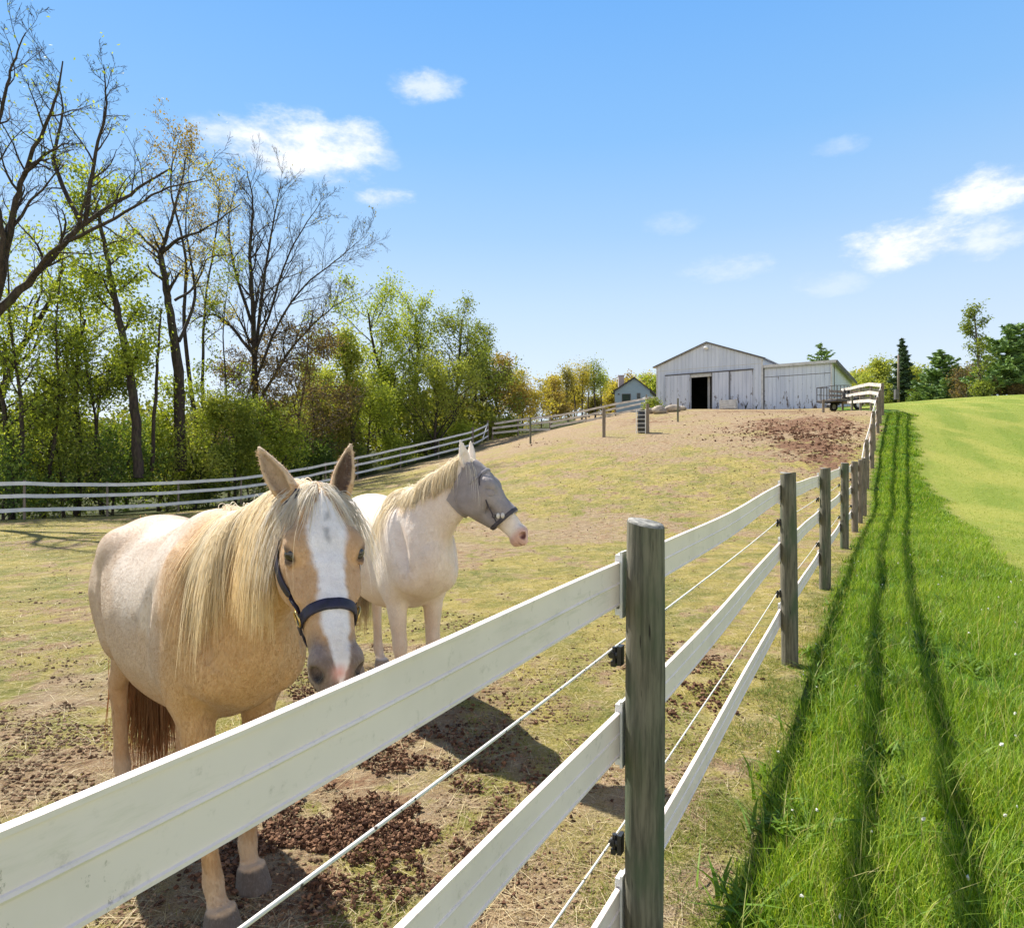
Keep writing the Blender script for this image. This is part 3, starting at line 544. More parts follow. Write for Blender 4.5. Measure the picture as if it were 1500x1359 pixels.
for d in (0, TW):
    b = B()
    for k in range(4): b.bar(tq(.02 + k * .28, d, DK + .02), tq(.02 + k * .28, d, DK + .85), .035, .035, (0, 1, 0))
    b.bar(tq(0, d, DK + .85), tq(1.0, d, DK + .9), .04, .04); b.bar(tq(0, d, DK + .4), tq(1.0, d, DK + .4), .03, .03); b.build('side_rail', MAT['trail_steel'], tr_)
    for k in range(3):
        b = B(); b.bar(tq(1.02, d - .03, DK + .14 + k * .27), tq(TL, d - .03, DK + .16 + k * .27), .03, .17); b.build('side_board', MAT['trail_wood'], tr_)
    for a in (1.05, 2.2, TL - .05):
        b = B(); b.bar(tq(a, d + .02, DK), tq(a, d + .02, DK + .85), .05, .05, (0, 1, 0)); b.build('stake', MAT['trail_steel'], tr_)
b = B()
for k in range(5): b.bar(tq(0, TW * k / 4, DK), tq(0, TW * k / 4, DK + .86), .03, .03, (0, 1, 0))
b.bar(tq(0, 0, DK + .86), tq(0, TW, DK + .86), .04, .04); b.build('tail_gate', MAT['trail_steel'], tr_)
for d in (-.14, TW + .14):
    c0 = tq(1.55, d, .33); rr = .33; th = np.linspace(0, 2 * math.pi, 25); ring = [c0 + td * math.cos(a) * .24 + np.array([0, 0, math.sin(a) * .24]) for a in th]
    wl = B().tube(ring, .09, 8).build('wheel', MAT['rubber'], tr_, True); b = B(); b.tube([c0 - tn * .05, c0 + tn * .05], .16, 16); b.build('rim', MAT['pale_trim'], wl)
    b = B(); fen = [c0 + td * math.cos(a) * .42 + np.array([0, 0, math.sin(a) * .42]) for a in np.linspace(.25, math.pi - .25, 9)]
    for k in range(8): b.bar(fen[k], fen[k + 1], .02, .26, c=None) if False else b.prism([fen[k] - tn * .12, fen[k] + tn * .12, fen[k + 1] + tn * .12, fen[k + 1] - tn * .12], (0, 0, .015))
    b.build('mudguard', MAT['trail_steel'], tr_)
# tyres / junk on the trailer
for (a, d, r, lab) in ((1.35, .5, .34, 'dark round tyre standing on the trailer behind its barred rail'), (2.5, .8, .30, 'rusty red drum lying on the trailer deck')):
    c0 = tq(a, d, DK + .06 + r); th = np.linspace(0, 2 * math.pi, 21)
    if a < 2: o = B().tube([c0 + td * math.cos(q) * (r - .09) + np.array([0, 0, math.sin(q) * (r - .09)]) for q in th], .09, 8).build('tyre', MAT['rubber'], None, True); tag(o, lab, 'tyre')
    else:
        o = B().tube([c0 - td * .42, c0 - td * .40, c0 - td * .02, c0 + td * .02, c0 + td * .40, c0 + td * .42], [r * .93, r, r, r, r, r * .93], 16).build('drum', simple('rusty_red', (.16, .06, .045), (.08, .04, .03), 6, .7, .2), None, True); tag(o, lab, 'drum')
# --- boulders
MAT['stone'] = simple('boulder_stone', (.46, .39, .30), (.26, .22, .18), 3, .9, .6, 12, .03)
for (u, Y, r, lab) in ((951, 48, (.55, .5, .30), 'flat pale boulder nearest the gap beside the barn'), (965.5, 47.2, (.60, .55, .42), 'largest rounded tan boulder, in the middle of the row left of the barn door'), (985, 48, (.72, .5, .38), 'broad rounded boulder just left of the thin dark green post'), (998, 49.5, (.5, .45, .26), 'small flat boulder right of the thin dark green post')):
    x = (u - CU) / F * Y; v = B(); v.ell((0, 0, 0), (1, 1, 1), None, 22, 15); pv = np.concatenate(v.v); r = tuple(np.array(r) * .8); pv = pv * (1 + .55 * (fbm(pv * 1.6 + u, 3, int(u)) - .5))[:, None] * np.array(r); pv += [x, Y, gz(x, Y) + r[2] * .6]
    tag(link_mesh('boulder', pv, v.f_group(), MAT['stone'], None, True), lab, 'boulder', 'boulders beside the barn')
# --- utility pole
x, Y = (1316 - CU) / F * 62, 62.0; z = gz(x, Y); b = B(); b.tube([(x, Y, z - .5), (x, Y, z + 4.5)], [.10, .08], 10)
up = empty('utility_pole', (x, Y, z), 'grey wooden utility pole standing in front of the tall narrow spruce', 'pole'); b.build('shaft', MAT['post_grey'], up, True); b = B(); b.box((x - .22, Y - .08, z + .9), (.32, .3, .9)); b.build('meter_box', MAT['barn_trim'], up)

# ------------------------------------------------------------------ trees and shrubs
def perp(d, rg):
    v = rg.normal(size=3); v -= d * v.dot(d); return v / (np.linalg.norm(v) + 1e-9)
class Tree:
    def __init__(s, seed): s.rg = np.random.default_rng(seed); s.wood = B(); s.tips = []; s.pts = []
    def limb(s, p, d, L, r, lvl, prm):
        rg = s.rg; n = max(3, int(prm['seg'][min(lvl, len(prm['seg']) - 1)])); path = [np.array(p, float)]; d = norm(d); st = L / (n - 1); wob = prm['wob'][min(lvl, len(prm['wob']) - 1)]; up = prm['up'][min(lvl, len(prm['up']) - 1)]
        dirs = [d]
        for k in range(n - 1):
            d = norm(d + rg.normal(size=3) * wob + np.array([0, 0, up])); path.append(path[-1] + d * st); dirs.append(d)
        rad = r * (1 - (1 - prm['taper']) * np.linspace(0, 1, n))
        s.finish(np.array(path), rad, dirs, L, lvl, prm)
    def finish(s, path, rad, dirs, L, lvl, prm, sides=None):
        rg = s.rg; n = len(path)
        s.wood.tube(path, np.maximum(rad, prm.get('rmin', .004)), sides or (8 if lvl == 0 else 5 if lvl == 1 else 3), cap=False)
        if lvl >= prm['levels'] - 1:
            for k in range(1, n): s.tips.append((path[k], dirs[min(k, len(dirs) - 1)]))
            return
        nb = prm['nb'][min(lvl, len(prm['nb']) - 1)]; t0 = prm['t0'][min(lvl, len(prm['t0']) - 1)]; ang = prm['ang'][min(lvl, len(prm['ang']) - 1)]
        for q in range(nb):
            t = t0 + (1 - t0) * (q + rg.uniform(.1, .9)) / nb; x = t * (n - 1); i = min(int(x), n - 2); f = x - i
            p = path[i] * (1 - f) + path[i + 1] * f; d = norm(path[i + 1] - path[i]); a = R(ang) * rg.uniform(.65, 1.3); nd = norm(d * math.cos(a) + perp(d, rg) * math.sin(a)); r0 = (rad[i] * (1 - f) + rad[i + 1] * f)
            fl = prm['len'][min(lvl, len(prm['len']) - 1)]; shape = prm.get('shape', lambda t: 1 - .55 * t)(t) if lvl == 0 else 1 - .4 * t
            s.limb(p, nd, L * fl * rg.uniform(.7, 1.2) * shape, r0 * rg.uniform(.42, .62), lvl + 1, prm)
    def leaves(s, n, size, spread, cols, flat=.0, keep=None, long=1.0):
        rg = s.rg
        if not s.tips: return None
        P_ = np.array([t[0] for t in s.tips]); 
        if keep is not None: P_ = P_[keep(P_)]
        if not len(P_): return None
        # uneven foliage: clusters get a weight
        w = vnoise(P_ * .9 + 13.1, int(rg.integers(99))) ** 1.6 + .12; w /= w.sum(); i = rg.choice(len(P_), n, p=w)
        c = P_[i] + rg.normal(size=(n, 3)) * spread; a = rg.normal(size=(n, 3)); a /= np.linalg.norm(a, axis=1)[:, None]; b = rg.normal(size=(n, 3)); b -= a * (a * b).sum(1)[:, None]; b /= np.linalg.norm(b, axis=1)[:, None]
        if flat: a[:, 2] *= 1 - flat; b[:, 2] *= 1 - flat
        sz = size * rg.uniform(.55, 1.35, n)[:, None]; V = np.stack([c - a * sz * long, c + b * sz * .55, c + a * sz * long, c - b * sz * .55], 1)
        V[:, 0] += np.cross(a, b) * sz * .2; V[:, 2] += np.cross(a, b) * sz * .2
        k = rg.uniform(size=(n, 1)) * .65 + .35 * vnoise(c * .8, 5)[:, None]; cols = [np.asarray(x) for x in cols]; x = k * (len(cols) - 1); j = np.minimum(x.astype(int), len(cols) - 2); f = x - j; ca = np.array(cols); col = ca[j[:, 0]] * (1 - f) + ca[j[:, 0] + 1] * f
        return V.reshape(-1, 3), np.arange(4 * n).reshape(n, 4), np.repeat(col, 4, 0)
LEAFC = {k_: [tuple(np.array(c_) * g_) for c_ in v_] for (k_, v_), g_ in zip(dict(mid=[(.06, .088, .018), (.115, .15, .026), (.19, .215, .045)], bright=[(.11, .155, .022), (.20, .255, .035), (.31, .34, .06)], yellow=[(.20, .20, .03), (.34, .30, .05), (.42, .35, .07)], orange=[(.16, .12, .03), (.25, .185, .05), (.29, .25, .07)], dark=[(.022, .045, .012), (.05, .085, .018), (.12, .155, .03)], olive=[(.08, .085, .02), (.13, .125, .03), (.19, .17, .045)], lime=[(.15, .20, .032), (.25, .29, .055), (.36, .38, .09)], brown=[(.10, .075, .035), (.16, .12, .055), (.15, .125, .045)], pine=[(.028, .06, .022), (.058, .11, .034), (.115, .17, .05)], spruce=[(.018, .036, .020), (.03, .055, .028), (.055, .085, .04)]).items(), [1.65, 1.55, 1.3, 1.2, 2.2, 1.6, 1.3, 1.2, 2.3, 2.0])}
def plant(tr, name, base, label, cat, lv, wood, leafm, group, crownname='crown', trunkname='trunk'):
    o = empty(name, base, label, cat, group); tr.wood.build(trunkname, wood, o, True)
    if lv is not None:
        col = lv[2]; link_mesh(crownname, lv[0], [lv[1]], leafm, o, False, col)
    return o
BASEP = dict(levels=4, seg=[9, 6, 5, 4], wob=[.07, .13, .18, .22], up=[.05, .05, .03, .02], taper=.3, nb=[9, 6, 5], t0=[.3, .2, .15], ang=[42, 42, 45], len=[.48, .5, .5], rmin=.006)
def prm(**k): d = dict(BASEP); d.update(k); return d
WOODG = 'trees of the wood beyond the white fence'
def mk(u, Y, top, kind, cols, nleaf, size, label, seed, spread=.22, r=.0, lean=0, p=None, wood='bark', name='leafy_tree', cat='tree', group=WOODG, zoff=0, path=None, flat=0, keep=None, leafm='leaf', dx=0):
    """u: photo column of the foot, Y distance, top: photo row of the top"""
    x = (u - CU) / F * Y; z0 = gz(x, Y) - .15 + zoff; H_ = CAM[2] + (CV - top) / F * Y - z0; tr = Tree(seed); q = p or prm()
    rr = r or H_ * .016
    tr.limb((x, Y, z0), (lean, 0, 1), H_ * q.get('hk', .86), rr, 0, q)
    # fit the height
    lv = tr.leaves(nleaf, size, spread, LEAFC[cols] if isinstance(cols, str) else cols, flat, keep) if nleaf else None
    allz = np.concatenate([np.concatenate(tr.wood.v)[:, 2], lv[0][:, 2] if lv else []]); k = H_ / (np.quantile(allz, .9995) - z0)
    tr.wood.v = [np.stack([x + (v[:, 0] - x) * (.35 + .65 * k), Y + (v[:, 1] - Y) * (.35 + .65 * k), z0 + (v[:, 2] - z0) * k], 1) for v in tr.wood.v]
    if lv: lv = (np.stack([x + (lv[0][:, 0] - x) * (.35 + .65 * k), Y + (lv[0][:, 1] - Y) * (.35 + .65 * k), z0 + (lv[0][:, 2] - z0) * k], 1), lv[1], lv[2])
    return plant(tr, name, (x, Y, z0), label, cat, lv, MAT[wood], MAT[leafm], group)
def mk_path(pts, r0, r1, label, seed, q, cols, nleaf, size, extra=(), spread=.2, wood='bark', name='bare_tree', group=WOODG, sub=1.0):
    """trunk (and extra main limbs) led along given points (u, v, Y); side limbs grow from them"""
    tr = Tree(seed); 
    for j, (pp_, ra, rb) in enumerate([(pts, r0, r1)] + list(extra)):
        w = catmull([P(*c) if len(c) == 3 else np.array(c[:3]) for c in pp_], 5); n = len(w); w[1:-1] += tr.rg.normal(size=(n - 2, 3)) * min(ra, .12) * .16; rad = np.linspace(ra, rb, n); L = np.linalg.norm(np.diff(w, axis=0), axis=1).sum()
        dirs = [norm(w[min(k + 1, n - 1)] - w[max(k - 1, 0)]) for k in range(n)]; qq = dict(q); qq['len'] = [q['len'][0] * sub * (1 if j == 0 else q.get('xlen', 1.0))] + q['len'][1:]; qq['t0'] = [q['t0'][0] if j == 0 else q.get('xt0', .15)] + q['t0'][1:]
        tr.finish(w, rad, dirs, L, 0, qq, 9)
    lv = tr.leaves(nleaf, size, spread, LEAFC[cols]) if nleaf else None
    b0 = P(*pts[0]); return plant(tr, name, b0, label, 'tree', lv, MAT[wood], MAT['leaf'], group)
bare = prm(levels=4, nb=[10, 6, 5], len=[.34, .5, .5], ang=[48, 42, 42], t0=[.35, .15, .15], up=[.03, .05, .05, .04], wob=[.1, .16, .2, .2], rmin=.006)
# -- big leaning tree at the left edge (its foot is outside the picture)
mk_path([(-60, 700, 23), (-52, 560, 23), (-20, 480, 23), (40, 415, 23.2), (95, 355, 23.4), (125, 327, 23.5), (190, 285, 23.8), (250, 247, 24)], .20, .03, 'large bare leaning tree at the left edge, its long limbs reaching over the picture', 101, dict(bare, nb=[11, 6, 5], t0=[.42, .15, .15], len=[.20, .52, .5], xlen=1.7), 'bright', 700, .06,
    extra=[([(-20, 480, 23), (0, 420, 22.8), (18, 320, 22.6), (35, 255, 22.5), (75, 165, 22.3), (92, 90, 22.2)], .15, .02), ([(125, 327, 23.5), (137, 240, 23.3), (155, 165, 23.2), (152, 95, 23)], .08, .015), ([(40, 415, 23.2), (85, 362, 22.5), (170, 320, 22.0), (235, 280, 21.6), (300, 262, 21.3)], .08, .015), ([(0, 420, 22.8), (2, 330, 22.3), (-15, 240, 22), (5, 150, 21.8), (18, 95, 21.8), (38, 48, 21.6)], .10, .015), ([(120, 330, 23.5), (80, 240, 24.5), (92, 170, 25), (85, 120, 25.2)], .09, .015), ([(35, 255, 22.5), (70, 225, 22), (105, 205, 21.6)], .07, .012)], name='leaning_tree')
# -- trunk with ivy, leafing out
mk_path([(203, 700, 30), (197, 600, 30), (188, 540, 30), (172, 450, 30), (160, 395, 30), (148, 330, 30), (138, 285, 30)], .22, .05, 'leaning ivy-clad trunk with fresh green leaves, left of the tall bare trees', 102, prm(nb=[16, 6, 5], len=[.20, .5, .5], t0=[.25, .15, .15], ang=[60, 45, 45]), 'bright', 6500, .085, spread=.28, name='ivy_tree', wood='bark')
# -- forked bare tree
mk_path([(265, 690, 33), (262, 560, 33), (256, 505, 33), (251, 470, 33), (244, 425, 33), (235, 372, 33)], .27, .13, 'tall dark bare tree forking into two wide limbs against the sky', 103, dict(bare, t0=[.75, .12, .12], nb=[7, 6, 5], len=[.26, .55, .5], xlen=1.3), 'yellow', 1900, .05,
    extra=[([(235, 372, 33), (247, 335, 33), (262, 280, 33), (275, 225, 33)], .11, .02), ([(235, 372, 33), (262, 350, 32.6), (300, 335, 32.3), (352, 300, 32)], .10, .02), ([(235, 372, 33), (205, 345, 33.4), (180, 318, 33.6)], .08, .015), ([(256, 440, 33), (280, 425, 33.5), (295, 400, 34), (305, 378, 34), (340, 372, 34)], .07, .015), ([(262, 500, 33), (285, 440, 34), (281, 390, 34), (272, 330, 34), (278, 270, 34)], .09, .015)], name='forked_tree')
# -- twiggy broom tree with vines
mk_path([(372, 690, 39.5), (374, 600, 39.5), (372, 520, 39.5), (370, 440, 39.5), (366, 370, 39.5), (370, 300, 39.5), (362, 250, 39.5)], .22, .02, 'twiggy bare tree with a thick vine-hung trunk, its brush of upright branches spreading right', 104, dict(bare, t0=[.3, .1, .1], nb=[18, 8, 6], len=[.26, .5, .5], ang=[38, 32, 34], xlen=1.2, up=[.05, .08, .08, .05]), 'olive', 900, .06,
    extra=[([(372, 520, 39.5), (398, 450, 39.1), (420, 380, 38.8), (450, 325, 38.5), (475, 290, 38.5)], .085, .010), ([(373, 560, 39.5), (405, 480, 38.5), (445, 420, 38.1), (500, 375, 37.8), (530, 350, 37.5)], .085, .010), ([(372, 540, 39.5), (385, 420, 40.5), (400, 330, 40.5), (412, 265, 40.5)], .12, .015), ([(374, 600, 39.5), (420, 520, 39.5), (470, 465, 39.5), (520, 430, 39.5)], .10, .012), ([(372, 520, 39.5), (330, 470, 39.5), (300, 462, 39.5), (268, 480, 39.5)], .10, .02), ([(372, 480, 39.5), (345, 400, 40), (335, 330, 40), (345, 270, 40)], .10, .012)], name='broom_tree')
vp = prm(levels=4, nb=[18, 11, 8], len=[.46, .6, .5], ang=[65, 50, 50], t0=[.2, .1, .1], up=[.0, -.06, -.06, -.05], wob=[.12, .25, .3, .3], rmin=.010)
mk(335, 38.4, 462, 'v', 'brown', 6500, .07, 'brown tangle of bare vines hanging left of the thick vine-hung trunk', 105, p=vp, wood='twig', name='vine_tangle', cat='vines', r=.09)
mk(420, 40, 455, 'v', 'brown', 6500, .07, 'brown tangle of bare vines hanging right of the thick vine-hung trunk', 106, p=vp, wood='twig', name='vine_tangle', cat='vines', r=.09)
# -- thin bare trees between
mk_path([(300, 690, 38), (297, 560, 38), (300, 450, 38), (318, 330, 38), (322, 260, 38)], .11, .015, 'slim bare tree with yellow buds, rising just left of the twiggy brush tree', 107, dict(bare, nb=[14, 6, 4], len=[.2, .5, .5], ang=[35, 35, 40]), 'yellow', 1500, .07, name='slim_tree')
mk_path([(222, 690, 31), (229, 560, 31), (233, 490, 31), (236, 452, 31)], .09, .03, 'short broken snag with ragged stubs beside the ivy-clad trunk', 108, dict(bare, nb=[5, 3, 3], len=[.12, .5, .5]), 'mid', 250, .07, name='snag')
mk_path([(290, 650, 39), (270, 480, 39), (272, 380, 39), (250, 270, 39), (262, 205, 39)], .13, .02, 'slim tree with a thin crown of orange buds above the forked bare tree', 109, dict(bare, nb=[14, 6, 5], len=[.22, .5, .5]), 'orange', 2200, .075, name='slim_tree')
# -- understory at the left
us = prm(levels=4, nb=[11, 7, 5], len=[.5, .55, .5], ang=[58, 48, 45], t0=[.15, .1, .1], up=[.02, .03, .03, .03], wob=[.1, .16, .2, .22])
for j_, (u0, v0, u1, v1, Y_, r_, lab_) in enumerate([(30, 700, 12, 330, 27.5, .10, 'slender dark trunk nearest the left edge, with few leaves'), (72, 700, 96, 350, 29, .085, 'slender dark trunk leaning right, between the left edge and the ivy-clad trunk'), (140, 700, 118, 400, 31, .075, 'thin dark trunk just left of the ivy-clad trunk'), (322, 700, 338, 380, 37, .075, 'thin dark trunk in front of the brown vine tangle'), (452, 700, 462, 470, 43, .08, 'thin dark trunk between the vine tangle and the slim lime tree')]):
    mk_path([(u0, v0, Y_), (u0 * .7 + u1 * .3 + 6, v0 * .7 + v1 * .3, Y_), (u0 * .35 + u1 * .65 - 5, v0 * .35 + v1 * .65, Y_), (u1, v1, Y_)], r_, .012, lab_, 150 + j_, dict(bare, nb=[13, 6, 4], len=[.24, .5, .5], t0=[.25, .15, .15]), 'bright', 1500, .075, name='slender_tree')
UND = [(18, 28.5, 430, 'bright', 5460, 0.078, 'fresh green young tree at the left edge, under the large leaning limbs'), (62, 30, 470, 'mid', 5460, 0.078, 'dark trunked green tree second from the left edge behind the fence'), (112, 32.5, 415, 'bright', 6240, 0.078, 'bright leafed young tree just left of the ivy-clad trunk'), (150, 34, 520, 'mid', 5460, 0.083, 'low dense green tree behind the foot of the ivy-clad trunk'), (232, 33.5, 545, 'bright', 5460, 0.078, 'light green bushy sapling between the ivy-clad trunk and the forked bare tree'), (285, 33.4, 565, 'lime', 5070, 0.074, 'yellow-green sapling below the forked bare tree'), (40, 37, 560, 'dark', 4680, 0.092, 'shadowy green tree deep in the wood near the left edge'), (185, 38, 600, 'dark', 4680, 0.092, 'shadowy low tree deep in the wood behind the ivy-clad trunk'), (345, 35.4, 572, 'mid', 7020, 0.078, 'mid green bush in front of the vine-hung trunk'), (395, 38, 575, 'bright', 7020, 0.078, 'mid green bush at the right foot of the vine-hung trunk'), (95, 30, 610, 'mid', 3900, 0.069, 'low green shrub behind the fence, second gap from the left edge'), (5, 27, 625, 'dark', 3900, 0.069, 'dark shrub behind the fence at the left edge'), (165, 31.3, 630, 'dark', 3900, 0.069, 'dark low shrub at the foot of the ivy-clad trunk'), (245, 33, 632, 'mid', 3900, 0.069, 'low leafy shrub behind the fence, left of the palomino ears'), (-35, 30, 300, 'bright', 3000, 0.078, 'tall green crown mostly cut off by the left edge')]
for i, (u, Y, top, c, n, sz, lab) in enumerate(UND):
    mk(u, Y, top, '', c, n, sz, lab, 200 + i, p=us if top < 600 else prm(levels=4, nb=[12, 8, 5], len=[.8, .6, .5], ang=[65, 50, 45], t0=[.02, .1, .1], up=[.0, .02, .03, .03], hk=.7), spread=.26, name='young_tree' if top < 590 else 'shrub', cat='tree' if top < 590 else 'shrub', lean=random.uniform(-.12, .12))
# -- right part of the wood
tall = prm(levels=4, nb=[12, 7, 5], len=[.36, .5, .5], ang=[38, 40, 42], t0=[.35, .15, .1], up=[.04, .06, .05, .03])
tal2 = prm(levels=4, nb=[11, 8, 6], len=[.52, .52, .5], ang=[44, 42, 44], t0=[.30, .15, .1], up=[.05, .05, .05, .03], wob=[.10, .16, .2, .2])
fan = prm(levels=4, nb=[16, 8, 6], len=[.85, .55, .5], ang=[48, 30, 32], t0=[.06, .1, .1], up=[.02, .05, .05, .03], wob=[.06, .1, .14, .16], hk=.75)
rnd = prm(levels=4, nb=[13, 8, 6], len=[.6, .55, .5], ang=[60, 48, 45], t0=[.2, .1, .1])
rndw = dict(rnd, len=[.85, .6, .5], t0=[.1, .1, .1])
WR = [(520, 46, 480, 'lime', 6500, .10, tall, 'yellow-green tree with a slim dark trunk, right of the twiggy brush tree'), (490, 50, 520, 'lime', 7000, .11, rnd, 'pale lime tree low behind the slim dark trunk'), (560, 52, 500, 'bright', 8000, .11, rnd, 'light green tree filling in below the tall group'), (578, 54, 412, 'bright', 6000, .10, tal2, 'tall airy green tree, leftmost of the tall group right of the lime tree'), (612, 56, 408, 'bright', 6000, .10, tal2, 'tall airy green tree in the middle of the tall group, the highest of it'), (655, 56, 425, 'mid', 4600, .10, tal2, 'tall airy tree with dark limbs at the right of the tall group'), (700, 60, 458, 'mid', 3200, .10, dict(tall, nb=[10, 6, 4]), 'sparse leaning tree showing sky through its crown at the right end of the wood'), (638, 50.5, 505, 'lime', 9500, .085, fan, 'broad fan-shaped green tree standing just behind the fence'), (690, 58, 490, 'mid', 9000, .12, rndw, 'dense mid green tree right of the fan-shaped one'), (735, 64, 512, 'orange', 11000, .12, rndw, 'rounded tree with rusty orange spring leaves'), (765, 68, 538, 'yellow', 8000, .12, rndw, 'low yellow-brown tree sloping down at the right end of the wood'), (793, 74, 552, 'orange', 6500, .13, rndw, 'small orange-leaved tree at the lowest right end of the wood'), (470, 44, 560, 'olive', 7000, .09, rnd, 'olive brown bushy tree right of the vine tangle'), (540, 48, 560, 'bright', 6000, .09, rnd, 'light green young tree behind the fence, left of the fan-shaped one')]
for i, (u, Y, top, c, n, sz, q, lab) in enumerate(WR): mk(u, Y, top, '', c, n, sz, lab, 300 + i, p=q, spread=.32, lean=random.uniform(-.06, .06) if i != 6 else .22, name='leafy_tree')
sh = prm(levels=4, nb=[14, 9, 6], len=[.95, .6, .5], ang=[62, 48, 42], t0=[.02, .1, .1], up=[.0, .02, .03, .03], hk=.62)
SHB = [(462, 42.6, 632, 'dark', 7500, .075, 'large dark green shrub behind the fence, left of the palomino ear', 1.), (520, 45.6, 640, 'mid', 5500, .075, 'mid green shrub right of the large dark shrub', 1.), (572, 48.0, 632, 'bright', 5500, .075, 'bright green shrub under the lime trees', 1.), (625, 51, 622, 'mid', 5000, .075, 'low green shrub at the foot of the fan-shaped tree', 1.), (672, 52.5, 612, 'bright', 5500, .08, 'bright green shrub behind the fence corner', 1.), (716, 57.3, 598, 'lime', 5500, .085, 'bright lime shrub rising over the corner of the board fence', 1.), (747, 61, 606, 'bright', 4000, .08, 'small bright shrub behind the board fence, right of the lime shrub', 1.), (425, 40.2, 640, 'dark', 5500, .075, 'dark shrub hidden partly by the palomino left ear', 1.), (365, 37.4, 645, 'mid', 5000, .07, 'low green shrub behind the palomino right ear', 1.), (305, 35.0, 650, 'dark', 5000, .07, 'dark shrub behind the fence above the palomino croup', 1.), (888, 60.8, 612, 'dark', 900, .07, 'small dark weed at the foot of the board fence post', 1.), (955, 56.2, 581, 'mid', 3500, .075, 'round green bush in the gap between the blue house and the barn', 1.), (600, 41.6, 668, 'bright', 2500, .06, 'low sunlit weeds under the bottom rail of the white fence', 1.)]
for i, (u, Y, top, c, n, sz, lab, _) in enumerate(SHB):
    if i == 12: continue
    mk(u, Y, top, '', c, n, sz, lab, 400 + i, p=sh, spread=.22, name='shrub', cat='shrub', group='shrubs along the edge of the wood', r=.05)
# -- far trees left of the house
air = prm(levels=4, nb=[10, 6, 5], len=[.42, .5, .5], ang=[30, 40, 44], t0=[.45, .2, .15], up=[.06, .08, .06, .03])
FT = [(841, 88, 528, 'yellow', 1100, .12, air, 'slim airy tree with yellowing top, second from the left in the stand by the house'), (863, 90, 526, 'olive', 1100, .12, air, 'slim pale tree just left of the highest tree in the stand by the house'), (882, 92, 535, 'bright', 1200, .12, air, 'lowest slim tree at the right end of the stand by the house'), (808, 82, 545, 'yellow', 2600, .14, dict(air, len=[.4, .5, .5], ang=[45, 40, 40]), 'dark limbed tree with few yellow leaves left of the airy slim trees'), (832, 84, 530, 'olive', 1500, .12, air, 'slim airy tree, leftmost of the small stand left of the house'), (852, 86, 524, 'yellow', 1300, .12, air, 'slim airy tree in the middle of the small stand left of the house'), (872, 86, 521, 'mid', 1700, .12, air, 'slim airy green tree, rightmost and highest of the small stand left of the house'), (822, 94, 568, 'yellow', 4500, .17, rnd, 'low yellow tree behind the small stand'), (893, 112, 552, 'yellow', 4500, .2, rnd, 'golden tree behind the chimney of the blue house'), (912, 125, 545, 'orange', 4500, .2, rnd, 'orange tree rising above the roof of the blue house'), (935, 120, 543, 'yellow', 4500, .2, rnd, 'yellow tree behind the ridge of the blue house'), (952, 108, 545, 'bright', 4500, .17, rnd, 'green tree between the blue house and the barn'), (868, 96, 572, 'olive', 4000, .17, rnd, 'olive bushy tree low behind the slim stand'), (845, 104, 560, 'yellow', 4000, .18, rnd, 'pale yellow tree seen through the slim stand')]
for i, (u, Y, top, c, n, sz, q, lab) in enumerate(FT): mk(u, Y, top, '', c, n, sz, lab, 500 + i, p=q, spread=.45, name='far_tree', group='trees around the blue house')
